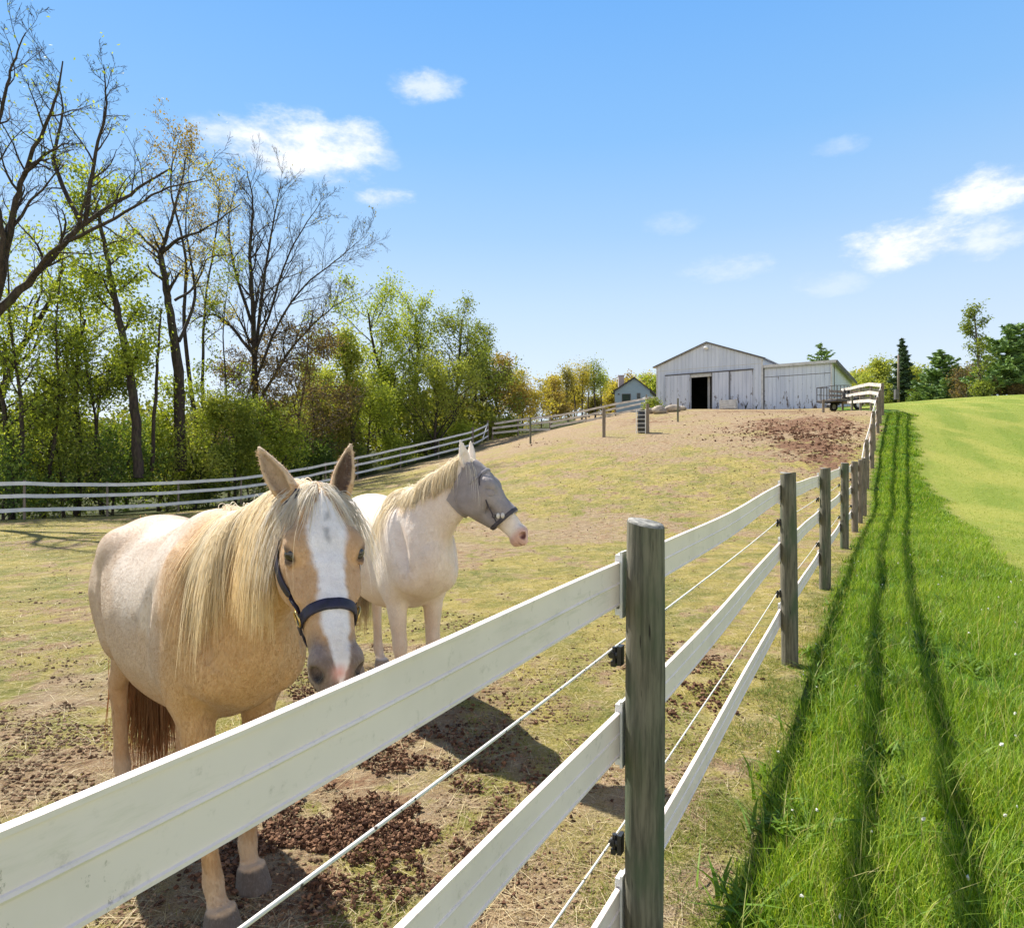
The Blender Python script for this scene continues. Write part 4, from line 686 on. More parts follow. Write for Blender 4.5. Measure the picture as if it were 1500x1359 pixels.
# -- conifers and trees on the right
def conifer(u, Y, top, label, seed, base_r, cols, droop=-.12, gap=.34, nleaf=90, size=.22, name='spruce', irregular=.25, bare_low=.06, power=1.0, dens=1.0):
    x = (u - CU) / F * Y; z0 = gz(x, Y) - .1; H_ = CAM[2] + (CV - top) / F * Y - z0; rg = np.random.default_rng(seed); w = B(); w.tube([(x, Y, z0), (x + rg.normal() * .05, Y, z0 + H_ * .5), (x, Y, z0 + H_)], [H_ * .018, H_ * .011, .02], 8, cap=False); V = []; C = []
    z = bare_low * H_; cc = [np.asarray(c) for c in LEAFC[cols]]
    while z < H_ * .985:
        t = z / H_; rad = base_r * (1 - t) ** power + .06; nb_ = max(4, int(9 * (1 - t) + 4))
        for k in range(nb_):
            a = rg.uniform(0, 6.283); L = rad * rg.uniform(1 - irregular * 1.8, 1 + irregular); dz = droop * L + rg.normal() * .05; d = np.array([math.cos(a), math.sin(a), 0]); p0 = np.array([x, Y, z0 + z + rg.normal() * gap * .3]); p1 = p0 + d * L * .6 + [0, 0, dz * .4]; p2 = p0 + d * L + [0, 0, dz + .16 * L]
            w.tube([p0, p1, p2], [.03, .018, .006], 3, cap=False); n = max(6, int(nleaf * dens * L / max(base_r, .3))); tt = rg.uniform(.12, 1.02, n)[:, None]; c = np.where(tt < .6, p0 + (p1 - p0) * tt / .6, p1 + (p2 - p1) * (tt - .6) / .4); sd_ = np.array([-d[1], d[0], 0])
            c = c + sd_ * rg.normal(size=(n, 1)) * L * .16 * (1.1 - tt) + [0, 0, -1] * np.abs(rg.normal(size=(n, 1))) * .10; ax = d * rg.uniform(.3, 1, (n, 1)) + sd_ * rg.normal(size=(n, 1)) * .7 + rg.normal(size=(n, 3)) * .25; ax /= np.linalg.norm(ax, axis=1)[:, None]; bx_ = np.cross(ax, rg.normal(size=(n, 3))); bx_ /= np.linalg.norm(bx_, axis=1)[:, None]; s_ = size * rg.uniform(.6, 1.3, n)[:, None]
            V.append(np.stack([c - ax * s_, c + bx_ * s_ * .28, c + ax * s_, c - bx_ * s_ * .28], 1)); kk = rg.uniform(size=(n, 1)); C.append(np.repeat(cc[0] * (1 - kk) + cc[min(2, len(cc) - 1)] * kk, 4, 0))
        z += gap * rg.uniform(.7, 1.3) * (1 - .5 * t)
    V = np.concatenate(V).reshape(-1, 3); o = empty(name, (x, Y, z0), label, 'tree', 'trees along the top of the lawn'); w.build('trunk', MAT['bark'], o, True); link_mesh('crown', V, [np.arange(len(V)).reshape(-1, 4)], MAT['needle'], o, False, np.concatenate(C)); return o
conifer(1203, 92, 501, 'dark pine top rising behind the roof of the barn wing', 601, 2.6, 'pine', .12, .8, 60, .30, 'pine_tree', .35, .25, .45)
conifer(1321, 70, 494, 'tall narrow dark spruce right beside the utility pole', 602, 1.75, 'spruce', -.18, .38, 120, .22, 'spruce', .25, .05, .8)
conifer(1378, 66, 514, 'broad dark green pine, lower than the spruce and to its right', 603, 2.7, 'pine', .10, .42, 110, .26, 'pine_tree', .3, .03, .62)
conifer(1478, 58, 473, 'large green pine at the right edge of the picture', 604, 2.9, 'pine', .12, .45, 120, .26, 'pine_tree', .38, .10, .42)
conifer(1512, 64, 470, 'second large pine cut off by the right edge', 605, 3.0, 'pine', .12, .5, 100, .26, 'pine_tree', .38, .08, .45)
RTt = [(1284, 78, 519, 'lime', 9000, .14, dict(rnd, t0=[.3, .1, .1]), 'rounded yellow-green tree right of the barn wing', 'bark'), (1262, 96, 535, 'yellow', 5000, .17, rnd, 'pale yellow tree just behind the side of the barn wing', 'bark'), (1345, 80, 528, 'lime', 6000, .15, rnd, 'lime tree peeking between the spruce and the broad pine', 'bark'), (1405, 84, 530, 'olive', 4500, .15, rnd, 'hazy olive tree behind the broad pine', 'bark'), (1437, 52, 438, 'mid', 2600, .085, dict(tall, nb=[14, 6, 4], len=[.32, .5, .45], t0=[.12, .15, .1], ang=[34, 36, 40]), 'thin upright tree with sparse leaves standing on the lawn left of the right hand pine', 'bark_grey'), (1240, 105, 545, 'mid', 3500, .17, rnd, 'small green tree low behind the barn wing', 'bark')]
for i, (u, Y, top, c, n, sz, q, lab, wd) in enumerate(RTt): mk(u, Y, top, '', c, n, sz, lab, 620 + i, p=q, spread=.4 if i != 4 else .18, wood=wd, name='leafy_tree', group='trees along the top of the lawn')
for i, (u, Y, top, c, n, lab) in enumerate([(1434, 51.6, 553, 'mid', 1800, 'low green bush at the foot of the thin upright tree'), (1416, 60, 528, 'brown', 1500, 'pale brown leafless bush left of the thin upright tree'), (1492, 56.5, 560, 'brown', 2600, 'brown thicket under the right hand pine'), (1345, 66, 571, 'dark', 3500, 'dark low bush between the spruce and the broad pine'), (1300, 70, 572, 'mid', 3500, 'green bush behind the top corner of the fence'), (1458, 58, 548, 'brown', 2600, 'brown thicket between the thin upright tree and the right hand pine')]):
    mk(u, Y, top, '', c, n, .085, lab, 640 + i, p=sh, spread=.25, name='shrub', cat='shrub', group='bushes along the top of the lawn', r=.05, wood='twig' if c == 'brown' else 'bark')
# -- the wood behind, read as one mass
rg = np.random.default_rng(77); N = 90000; az_ = rg.uniform(-62, -1.5, N); dist = rg.uniform(55, 95, N); xx = np.tan(np.radians(az_)) * dist; g0 = ground(xx, dist); hmax = np.interp(az_, [-62, -40, -30, -20, -12, -6, -1.5], [9, 8.5, 8, 7.5, 7.5, 5.5, 3.2]) * (.62 + .55 * fbm(np.stack([az_ * .35, dist * .06], 1), 3, 4)); zz_ = g0 + hmax * rg.uniform(0, 1, N) ** .8
c = np.stack([xx, dist, zz_], 1); keepm = vnoise(c * .45, 9) > .34; c = c[keepm]; n = len(c); a = rg.normal(size=(n, 3)); a /= np.linalg.norm(a, axis=1)[:, None]; b_ = np.cross(a, rg.normal(size=(n, 3))); b_ /= np.linalg.norm(b_, axis=1)[:, None]; s_ = .27 * rg.uniform(.5, 1.3, n)[:, None]
V = np.stack([c - a * s_, c + b_ * s_ * .6, c + a * s_, c - b_ * s_ * .6], 1).reshape(-1, 3); k = fbm(c * .12, 3, 6)[:, None]; j = rg.uniform(size=(n, 1)); ca = np.array([.05, .085, .018]) * (1 - k) + np.array([.17, .16, .035]) * k; ca = ca * (.8 + 1.2 * j)
tag(link_mesh('far_wood', V, [np.arange(4 * n).reshape(n, 4)], MAT['leaf'], None, False, np.repeat(ca, 4, 0)), 'distant spring woodland showing between the nearer trees', None, None, 'stuff')

# ------------------------------------------------------------------ horses (one continuous body surface each, taken from a smooth distance field)
class Field:
    def __init__(s, xs, ys, zs):
        s.xs, s.ys, s.zs = [np.asarray(a, np.float32) for a in (xs, ys, zs)]; s.D = np.ones((len(xs), len(ys), len(zs)), np.float32)
    def sl(s, lo, hi):
        o = []
        for a, l, h in zip((s.xs, s.ys, s.zs), lo, hi): o.append(slice(max(0, np.searchsorted(a, l) - 1), min(len(a), np.searchsorted(a, h) + 1)))
        return tuple(o)
    def pts(s, q): return s.xs[q[0]][:, None, None], s.ys[q[1]][None, :, None], s.zs[q[2]][None, None, :]
    def union(s, q, d, k):
        a = s.D[q]; h = np.clip(.5 + .5 * (a - d) / k, 0, 1); s.D[q] = a + (d - a) * h - k * h * (1 - h)
    def cut(s, q, d, k):
        a = s.D[q]; d = -d; h = np.clip(.5 - .5 * (a - d) / k, 0, 1); s.D[q] = a + (d - a) * h + k * h * (1 - h)
    def elld(s, q, c, r, M):
        X, Y, Z = s.pts(q); X = X - c[0]; Y = Y - c[1]; Z = Z - c[2]; k0 = 0; k1 = 0
        for i in range(3):
            e = X * M[i][0] + Y * M[i][1] + Z * M[i][2]; k0 = k0 + (e / r[i]) ** 2; k1 = k1 + (e / r[i] ** 2) ** 2
        k0 = np.sqrt(k0); return k0 * (k0 - 1) / (np.sqrt(k1) + 1e-6)
    def ell(s, c, r, M=None, k=.04, cut=False):
        M = np.eye(3) if M is None else np.asarray(M); m = max(r) + k + .03; c = np.asarray(c, float); q = s.sl(c - m, c + m); d = s.elld(q, c, r, M)
        (s.cut if cut else s.union)(q, d, k)
    def tubed(s, pts, up, per=4, p=2.0):
        """pts: (pos, a side, b up); returns region + distance"""
        pos = catmull([x[0] for x in pts], per); a = np.interp(np.arange(len(pos)) / per, range(len(pts)), [x[1] for x in pts]); b = np.interp(np.arange(len(pos)) / per, range(len(pts)), [x[2] for x in pts])
        k_ = np.array([.25, .5, .25]); sm = lambda w: np.concatenate([w[:1], np.convolve(w, k_, 'valid'), w[-1:]]); a, b = sm(a), sm(b)
        m = max(a.max(), b.max()) + .10; q = s.sl(pos.min(0) - m, pos.max(0) + m); X, Y, Z = s.pts(q); D = None
        up = np.asarray(up, float)
        for i in range(len(pos) - 1):
            ax = pos[i + 1] - pos[i]; L = np.linalg.norm(ax) + 1e-9; x = ax / L; sd_ = norm(np.cross(up, x)); w_ = np.cross(x, sd_)
            dx, dy, dz = X - pos[i][0], Y - pos[i][1], Z - pos[i][2]; ex = dx * x[0] + dy * x[1] + dz * x[2]; t = np.clip(ex / L, 0, 1); e = ex - t * L
            u = dx * sd_[0] + dy * sd_[1] + dz * sd_[2]; v = dx * w_[0] + dy * w_[1] + dz * w_[2]
            A_i = a[i] + t * (a[i + 1] - a[i]); B_i = b[i] + t * (b[i + 1] - b[i]); m_ = np.minimum(A_i, B_i)
            if p == 2.0:
                k0 = np.sqrt((u / A_i) ** 2 + (v / B_i) ** 2 + (e / m_) ** 2); k1 = np.sqrt((u / A_i ** 2) ** 2 + (v / B_i ** 2) ** 2 + (e / m_ ** 2) ** 2) + 1e-6; d = k0 * (k0 - 1) / k1
            else:
                k0 = np.sqrt((np.abs(u / A_i) ** p + np.abs(v / B_i) ** p) ** (2 / p) + (e / m_) ** 2); d = (k0 - 1) * m_
            D = d if D is None else np.minimum(D, d)
        return q, D
    def tube(s, pts, up=(0, 0, 1), k=.03, per=4, p=2.0):
        q, d = s.tubed(pts, up, per, p); s.union(q, d, k)
    def sample(s, p, grad=False):
        p = np.asarray(p, float); ix = []; fr = []
        for a, c in zip((s.xs, s.ys, s.zs), p.T):
            i = np.clip(np.searchsorted(a, c) - 1, 0, len(a) - 2); ix.append(i); fr.append(np.clip((c - a[i]) / (a[i + 1] - a[i]), 0, 1))
        out = 0
        for k in range(8):
            w = 1; jj = []
            for ax in range(3):
                bt = (k >> ax) & 1; w = w * (fr[ax] if bt else 1 - fr[ax]); jj.append(ix[ax] + bt)
            out = out + w * s.D[jj[0], jj[1], jj[2]]
        if not grad: return out
        g = []
        for ax in range(3):
            e = np.zeros(3); e[ax] = .006; g.append((s.sample(p + e) - s.sample(p - e)) / .012)
        g = np.stack(g, 1); return out, g / (np.linalg.norm(g, axis=1)[:, None] + 1e-6)
    def surface(s):
        D = s.D; S = D < 0; c = np.zeros(tuple(n - 1 for n in D.shape), np.int8); off = [(i, j, k) for i in (0, 1) for j in (0, 1) for k in (0, 1)]
        for i, j, k in off: c += S[i:D.shape[0] - 1 + i, j:D.shape[1] - 1 + j, k:D.shape[2] - 1 + k]
        I = np.argwhere((c > 0) & (c < 8)); idm = np.full(c.shape, -1, np.int32); idm[I[:, 0], I[:, 1], I[:, 2]] = np.arange(len(I))
        acc = np.zeros((len(I), 3)); cnt = np.zeros(len(I)); co = (s.xs, s.ys, s.zs)
        for a in range(3):
            for j in (0, 1):
                for k in (0, 1):
                    o0 = [0, 0, 0]; oth = [b for b in range(3) if b != a]; o0[oth[0]] = j; o0[oth[1]] = k; o1 = list(o0); o1[a] = 1
                    i0 = I + o0; i1 = I + o1; da = D[i0[:, 0], i0[:, 1], i0[:, 2]]; db = D[i1[:, 0], i1[:, 1], i1[:, 2]]; m = (da < 0) != (db < 0)
                    t = np.where(m, da / (da - db + 1e-12), 0)
                    for b in range(3):
                        p = co[b][i0[:, b]] + t * (co[b][i1[:, b]] - co[b][i0[:, b]]); acc[:, b] += np.where(m, p, 0)
                    cnt += m
        V = acc / cnt[:, None]; F_ = []
        for a in range(3):
            b, d = [(1, 2), (2, 0), (0, 1)][a]
            sh0 = [slice(1, -1)] * 3; sh0[a] = slice(0, -1); sh1 = [slice(1, -1)] * 3; sh1[a] = slice(1, None)
            s0 = S[tuple(sh0)]; s1 = S[tuple(sh1)]; E = np.argwhere(s0 != s1); 
            if not len(E): continue
            sg = s0[E[:, 0], E[:, 1], E[:, 2]]; base = E + 1; base[:, a] -= 1
            cs = []
            for (ob, od) in ((-1, -1), (0, -1), (0, 0), (-1, 0)):
                q = base.copy(); q[:, b] += ob; q[:, d] += od; cs.append(idm[q[:, 0], q[:, 1], q[:, 2]])
            f = np.stack(cs, 1); f[~sg] = f[~sg][:, ::-1]; F_.append(f)
        F_ = np.concatenate(F_); F_ = F_[(F_ >= 0).all(1)]
        # one light smoothing pass
        for _ in range(2):
            sm = np.zeros_like(V); ct = np.zeros(len(V))
            for i in range(4):
                np.add.at(sm, F_[:, i], V[F_[:, (i + 1) % 4]]); np.add.at(ct, F_[:, i], 1); np.add.at(sm, F_[:, (i + 1) % 4], V[F_[:, i]]); np.add.at(ct, F_[:, (i + 1) % 4], 1)
            V = V * .6 + .4 * sm / np.maximum(ct, 1)[:, None]
        return V, F_
def fine_axis(lo, hi, flo, fhi, fine, coarse):
    out = [lo]
    while out[-1] < hi:
        x = out[-1]; d = max(flo - x, x - fhi, 0); out.append(x + fine + (coarse - fine) * min(1, d / .06))
    return np.array(out)
def coatmat(name, hair=(2, 2, 9)):
    m, t, out = newmat(name); c = t.attr('Col', 'Color'); n = t.noise(t.coord(), 38, 4, .7); n2 = t.noise(t.coord((1, 1, .35)), 160, 3, .65)
    n5 = t.noise(t.coord(), 9, 5, .7); c = t.mix(t.math('MULTIPLY', t.ramp(n5, .40, .68), .30), c, t.mix(1.0, c, (.80, .72, .64), 'MULTIPLY')); c = t.mix(t.math('MULTIPLY', t.ramp(n, .35, .7), .26), c, t.mix(1.0, c, (.72, .66, .60), 'MULTIPLY')); c = t.mix(t.math('MULTIPLY', t.ramp(n2, .45, .75), .07), c, (.95, .9, .82))
    b = principled(t, out, c, .62, t.bump(t.math('ADD', n2, t.math('MULTIPLY', n, .6)), .55, .006), Specular_IOR_Level=.3)
    b.inputs['Sheen Weight'].default_value = .25; b.inputs['Sheen Roughness'].default_value = .45; b.inputs['Sheen Tint'].default_value = (1, .92, .8, 1); return m
def hairmat(name):
    m, t, out = newmat(name); c = t.attr('Col', 'Color'); d = t.n('ShaderNodeBsdfPrincipled', {'Base Color': c, 'Roughness': .55, 'Specular IOR Level': .35}); tr = t.n('ShaderNodeBsdfTranslucent', {'Color': c})
    mx = t.n('ShaderNodeMixShader', {0: .55, 1: d.outputs[0], 2: tr.outputs[0]}); t.L.new(mx.outputs[0], out.inputs[0]); return m
MAT['coat'] = coatmat('horse_coat'); MAT['hair'] = hairmat('horse_hair')
m_, t_, o_ = newmat('horse_eye'); principled(t_, o_, (.012, .008, .006), .06, None, Coat_Weight=.5); MAT['eye'] = m_
MAT['nylon'] = simple('navy_nylon', (.018, .016, .045), (.010, .010, .022), 60, .55, .5, 400, .001); MAT['brass'] = simple('brass', (.62, .45, .18), (.45, .32, .12), 20, .28, 0, Metallic=1.0)
def strands(fld, roots, dirs, length, lens_rng, cols, width, n_pts=12, grav=.9, spread=.02, clump=None, out_push=.007, seed=1, wave=.01, collide=True, toward=None):
    """hair as fine tapered ribbons falling under gravity and sliding over the body"""
    rg = np.random.default_rng(seed); N = len(roots); p = np.array(roots, float); d = np.array(dirs, float); d /= np.linalg.norm(d, axis=1)[:, None]
    L = length * lens_rng; step = L / (n_pts - 1); path = [p.copy()]; ph = rg.uniform(0, 6.28, (N, 3)); cl = clump if clump is not None else np.zeros((N, 3))
    for k in range(1, n_pts):
        tt = k / (n_pts - 1); g = np.array([0, 0, -1.0]); d = d + grav * .38 * g + (0 if toward is None else .10 * np.asarray(toward)); d = d / np.linalg.norm(d, axis=1)[:, None]
        p = p + d * step[:, None] + np.sin(ph + tt * 7) * wave * step[:, None] * 3 + cl * step[:, None] * .5
        if collide:
            dist, gd = fld.sample(p, True); lim = out_push * (1 + .8 * np.sin(ph[:, 0])); pen = np.clip(lim - dist, 0, .08); near = pen > 0
            p = p + gd * pen[:, None]; d = np.where(near[:, None], d - gd * np.minimum((d * gd).sum(1), 0)[:, None], d); d = d / (np.linalg.norm(d, axis=1)[:, None] + 1e-6)
        path.append(p.copy())
    path = np.stack(path, 1); tan = np.gradient(path, axis=1); rd = rg.normal(size=(N, 1, 3)); sd_ = np.cross(tan, rd); sd_ /= np.linalg.norm(sd_, axis=2)[:, :, None] + 1e-9
    nn = np.cross(tan, sd_); nn /= np.linalg.norm(nn, axis=2)[:, :, None] + 1e-9
    w = width * rg.uniform(.6, 1.3, N)[:, None] * (1 - .85 * np.linspace(0, 1, n_pts)[None, :] ** 2); w = w[:, :, None]
    V = np.stack([path + sd_ * w, path - sd_ * w * .6 + nn * w * .7, path - sd_ * w * .6 - nn * w * .7], 2); tri = 3
    i = (np.arange(N) * n_pts * tri)[:, None, None] + (np.arange(n_pts - 1) * tri)[None, :, None]; j = np.arange(tri)[None, None, :]; j2 = (j + 1) % tri
    q = np.stack([i + j, i + j2, i + tri + j2, i + tri + j], -1).reshape(-1, 4)
    tt = np.linspace(0, 1, n_pts)[None, :, None]; c = cols[0][:, None, :] * (1 - tt) + cols[1][:, None, :] * tt; c = np.repeat(c[:, :, None, :], tri, 2)
    return V.reshape(-1, 3), q, c.reshape(-1, 3)
def make_horse(H):
    h2 = norm(np.append(H['head_h'], 0)); l2 = np.array([-h2[1], h2[0], 0]); O = np.append(H['origin'], H.get('z', 0)); RW = np.stack([h2, l2, [0, 0, 1]], 1)
    W = lambda c: np.asarray(c) @ RW.T + O
    toC = lambda w: np.asarray(w) @ RW            # world direction -> horse frame
    poll = np.array(H['poll']); f = norm(toC(H['face_dir'])); n0 = np.array([0, 0, 1.0]); s_ = norm(np.cross(n0, f)); nrm_ = np.cross(f, s_)
    roll = H.get('roll', 0); s_, nrm_ = s_ * math.cos(roll) + nrm_ * math.sin(roll), nrm_ * math.cos(roll) - s_ * math.sin(roll)
    HL = H.get('hscale', 1.0); WS = H.get('hwide', 1.0); hp_ = lambda t, s, n: poll + (f * t + s_ * s * WS + nrm_ * n) * HL
    HM = np.stack([f, s_, nrm_])
    corners = np.array([hp_(t, s, n) for t in (-.20, .66) for s in (-.16, .16) for n in (-.2, .12)]); flo = corners.min(0) - .01; fhi = corners.max(0) + .01
    fi, cr = H['res']
    fl = Field(fine_axis(-1.55, max(fhi[0] + .05, .5), flo[0], fhi[0], fi, cr), fine_axis(min(-.48, flo[1] - .05), max(.48, fhi[1] + .05), flo[1], fhi[1], fi, cr), fine_axis(-.03, max(1.6, fhi[2] + .05), flo[2], fhi[2], fi, cr))
    # trunk
    bw = H.get('barrel', 1.0)
    T = [(.20, .985, .13, .165), (.10, .985, .19, .265), (-.04, 1.01, .21, .35), (-.20, 1.005, .24, .37), (-.38, .965, .285 * bw, .37), (-.58, .955, .312 * bw, .36), (-.78, 1.02, .275, .32), (-.95, 1.05, .245, .270), (-1.08, 1.055, .20, .215), (-1.14, 1.05, .14, .16)]
    fl.tube([((x, 0, z), a, b) for x, z, a, b in T], k=.02, per=5)
    fl.ell((-.13, 0, 1.30), (.22, .07, .105), None, .09)          # withers
    fl.ell((-.88, 0, 1.215), (.26, .165, .11), None, .09)         # croup
    fl.ell((-.55, 0, 1.225), (.3, .14, .07), None, .08)
    cy, sy = math.cos, math.sin
    rotY = lambda a: np.array([[cy(a), 0, sy(a)], [0, 1, 0], [-sy(a), 0, cy(a)]])
    for sg in (-1, 1):
        fl.ell((.03, sg * .155, 1.06), (.11, .075, .25), rotY(R(28)), .06)      # shoulder blade
        fl.ell((.165, sg * .105, .93), (.105, .088, .14), None, .035)             # point of shoulder / breast muscle
        fl.ell((.15, sg * .165, 1.09), (.016, .035, .15), rotY(R(30)), .05, True)
        fl.ell((-.205, sg * .262, .98), (.022, .034, .20), rotY(R(-10)), .05, True)
        fl.ell((-.73, sg * .285, .92), (.022, .034, .16), rotY(R(25)), .05, True)
        fl.ell((-.05, sg * .150, .85), (.13, .075, .15), None, .06)
        fl.ell((-.985, sg * .150, 1.0), (.19, .105, .25), rotY(R(-12)), .07)    # quarters
        fl.ell((-1.10, sg * .125, .92), (.11, .085, .22), None, .06)
        fl.ell((-.86, sg * .185, .86), (.10, .065, .13), None, .05)             # stifle
        fl.ell((-.86, sg * .17, 1.20), (.12, .08, .09), None, .06)              # point of hip
    # legs
    for nm, sg in (('fr', -1), ('fl', 1)):
        hx, hy = H[nm]; y0 = sg * .135
        lp = lambda t, dx=0, dy=0: np.array([-.05 + (hx + .05) * t + dx, y0 + (hy - y0) * t + dy])
        J = [(.92, .0, -.03, .075, .115), (.80, .14, -.01, .072, .092), (.68, .28, .0, .062, .075), (.53, .46, .005, .046, .052), (.455, .54, .012, .047, .052), (.41, .58, .01, .044, .047), (.36, .64, .0, .032, .037), (.25, .78, -.002, .028, .035), (.18, .88, -.005, .031, .040), (.145, .92, -.004, .037, .044), (.105, .95, .012, .031, .034), (.07, 1.0, .03, .036, .040)]
        fl.tube([(np.append(lp(t, dx), z), a, b) for z, t, dx, a, b in J], (1, 0, 0), .035, 4)
        c = lp(1.0); q = fl.sl((c[0] - .15, c[1] - .12, -.05), (c[0] + .2, c[1] + .12, .2)); X, Y, Z = fl.pts(q); rr = .050 + (.085 - Z) * .20; d = np.maximum(np.sqrt((X - c[0] - .045 - (.085 - Z) * .35) ** 2 / 1.15 + (Y - c[1]) ** 2) - rr, np.maximum(Z - .085 + (X - c[0] - .04) * -.25, -Z)); fl.union(q, d, .006)
    for nm, sg in (('hr', -1), ('hl', 1)):
        hx, hy = H[nm]; hx0 = hx + .06; y0 = sg * .15
        J = [(1.02, -.97, 0, .10, .17), (.90, -.93, .2, .088, .135), (.78, -.90, .38, .070, .105), (.68, -.95, .55, .055, .078), (.60, -1.03, .68, .044, .060), (.545, -1.085, .75, .043, .062), (.49, -1.085, .8, .040, .052), (.42, -1.075, .85, .033, .042), (.28, -1.055, .92, .030, .039), (.19, -1.04, .97, .033, .042), (.15, -1.03, .98, .039, .046), (.105, -1.00, 1.0, .033, .036), (.07, -.97, 1.0, .037, .042)]
        sh = lambda x, t: x + (hx0 + 1.03) * min(1, max(0, (t - .2) / .8))
        fl.tube([((sh(x, t), y0 + (hy - y0) * t, z), a, b) for z, x, t, a, b in J], (1, 0, 0), .035, 4)
        c = np.array([sh(-1.0, 1), hy]); q = fl.sl((c[0] - .15, c[1] - .12, -.05), (c[0] + .2, c[1] + .12, .2)); X, Y, Z = fl.pts(q); rr = .050 + (.085 - Z) * .18; d = np.maximum(np.sqrt((X - c[0] - .05 - (.085 - Z) * .3) ** 2 / 1.15 + (Y - c[1]) ** 2) - rr, np.maximum(Z - .085, -Z)); fl.union(q, d, .006)
    # neck
    NK = [(np.array(p), a, b) for p, a, b in H['neck']]
    fl.tube(NK, (0, 0, 1), .07, 6)
    # head
    ST = [(.00, .050, -.10, .064), (.08, .066, -.145, .084), (.17, .072, -.180, .094), (.25, .066, -.178, .086), (.33, .055, -.135, .070), (.41, .047, -.098, .0585), (.49, .040, -.082, .054), (.55, .030, -.080, .055), (.59, .010, -.066, .047)]
    fl.tube([(hp_(t, 0, (hi + lo) / 2), a * HL * WS, (hi - lo) / 2 * HL) for t, hi, lo, a in ST], nrm_, .03, 4, 2.35)
    E = lambda t, s, n, r, k, cut=False, M=None: fl.ell(hp_(t, s, n), np.array(r) * HL * np.array([1, WS, 1]), HM if M is None else M, k, cut)
    for sg in (-1, 1):
        E(.180, sg * .070, .040, (.058, .030, .034), .020)       # brow
        E(.20, sg * .060, -.095, (.095, .042, .085), .025)       # cheek
        E(.265, sg * .068, .0, (.09, .022, .018), .02)           # facial crest
        E(.540, sg * .037, .000, (.048, .028, .042), .016)      # nostril wing
        E(.555, sg * .030, -.050, (.035, .026, .022), .014)      # lips
        E(.30, sg * .062, -.055, (.07, .012, .03), .02, True)
    E(.10, 0, .055, (.08, .055, .022), .03); E(.565, 0, -.072, (.038, .034, .026), .014)       # forehead, chin
    E(.585, 0, -.022, (.024, .030, .022), .012)
    for sg in (-1, 1):
        E(.572, sg * .052, .008, (.030, .0165, .0235), .007, True, np.stack([norm(f * .85 - nrm_ * .45 + s_ * sg * .0), norm(s_ * 1.0 - f * sg * .35), nrm_]))
        E(.212, sg * .096, .040, (.030, .016, .020), .008, True)
        E(.190, sg * .090, .050, (.030, .012, .010), .006)          # upper lid
        E(.226, sg * .090, .028, (.026, .010, .008), .006)          # lower lid
    M2 = HM; E(.600, 0, -.046, (.045, .075, .0035), .004, True)
    # ears
    for (bp_, tipd, opend, sc) in H['ears']:
        b0 = hp_(*bp_); ax = norm(toC(tipd)); op = toC(opend); op = norm(op - ax * op.dot(ax)); e = lambda k, o: b0 + ax * k * .175 * sc + op * o
        fl.tube([(e(0, 0), .032 * sc, .03 * sc), (e(.22, .004), .038 * sc, .03 * sc), (e(.5, .008), .034 * sc, .022 * sc), (e(.78, .006), .020 * sc, .013 * sc), (e(1.0, .0), .006, .005)], op, .014, 4)
        q, d = fl.tubed([(e(.16, .022), .020 * sc, .018 * sc), (e(.38, .026), .027 * sc, .022 * sc), (e(.6, .024), .022 * sc, .017 * sc), (e(.86, .014), .008 * sc, .008 * sc)], op, 4); fl.cut(q, d, .006)
    V, Fq = fl.surface()
    hl = (V - poll) @ HM.T / HL / np.array([1, WS, 1]); cols = H['coat'](V, hl)
    root = empty(H['name'], W((0, 0, 0)), H['label'], 'horse')
    body = link_mesh('body', W(V), [Fq], MAT['coat'], root, True, cols)
    for sg in (-1, 1):
        if H.get('mask'): break
        b = B(); b.ell(W(hp_(.210, sg * .0795, .0375)), np.array((.0245, .0245, .0245)) * HL, None, 20, 14); b.build('eye', MAT['eye'], body, True)
    return dict(W=W, fl=fl, V=V, F=Fq, hl=hl, hp=hp_, root=root, body=body, poll=poll, f=f, s=s_, n=nrm_, HM=HM, HL=HL, toC=toC)
def head_loop(K, plane_o, e1, e2, a0, a1, n, off, w, axis, start=.0):
    """ring of points on the head surface around plane_o, marching outward in the plane e1,e2"""
    out = []
    for a in np.linspace(a0, a1, n):
        d = e1 * math.cos(a) + e2 * math.sin(a); r = np.linspace(.0, .30, 151); v = K['fl'].sample(plane_o + d[None] * r[:, None]); k = np.argmax(v > 0)
        rr = r[k]; out.append(plane_o + d * (rr + off))
    return np.array(out)
def strap(K, path, w, th, name, mat, parent, axis=None, closed=False):
    """flat webbing following path (horse frame), lying on the surface"""
    path = np.asarray(path); dist, g = K['fl'].sample(path, True); tan = np.gradient(path, axis=0)
    if closed: tan[0] = tan[-1] = path[1] - path[-2]
    tan /= np.linalg.norm(tan, axis=1)[:, None]; sd_ = np.cross(tan, g); sd_ /= np.linalg.norm(sd_, axis=1)[:, None]; g = np.cross(sd_, tan)
    prof = [(-w / 2, 0), (-w / 2, th * .7), (-w * .3, th), (0, th * .85), (w * .3, th), (w / 2, th * .7), (w / 2, 0)]; k = len(prof)
    V = np.stack([path + sd_ * a + g * b for a, b in prof], 1).reshape(-1, 3); n = len(path); i = np.arange(n - 1)[:, None] * k; j = np.arange(k)[None]; j2 = (j + 1) % k
    b = B(); b.add(K['W'](V), np.stack([i + j, i + j2, i + k + j2, i + k + j], -1).reshape(-1, 4)); return b.build(name, mat, parent, True)
def onsurf(K, pts, off=.004):
    p = np.asarray(pts, float)
    for _ in range(6):
        d, g = K['fl'].sample(p, True); p = p - g * np.clip(d - off, -.04, .04)[:, None]
    return p
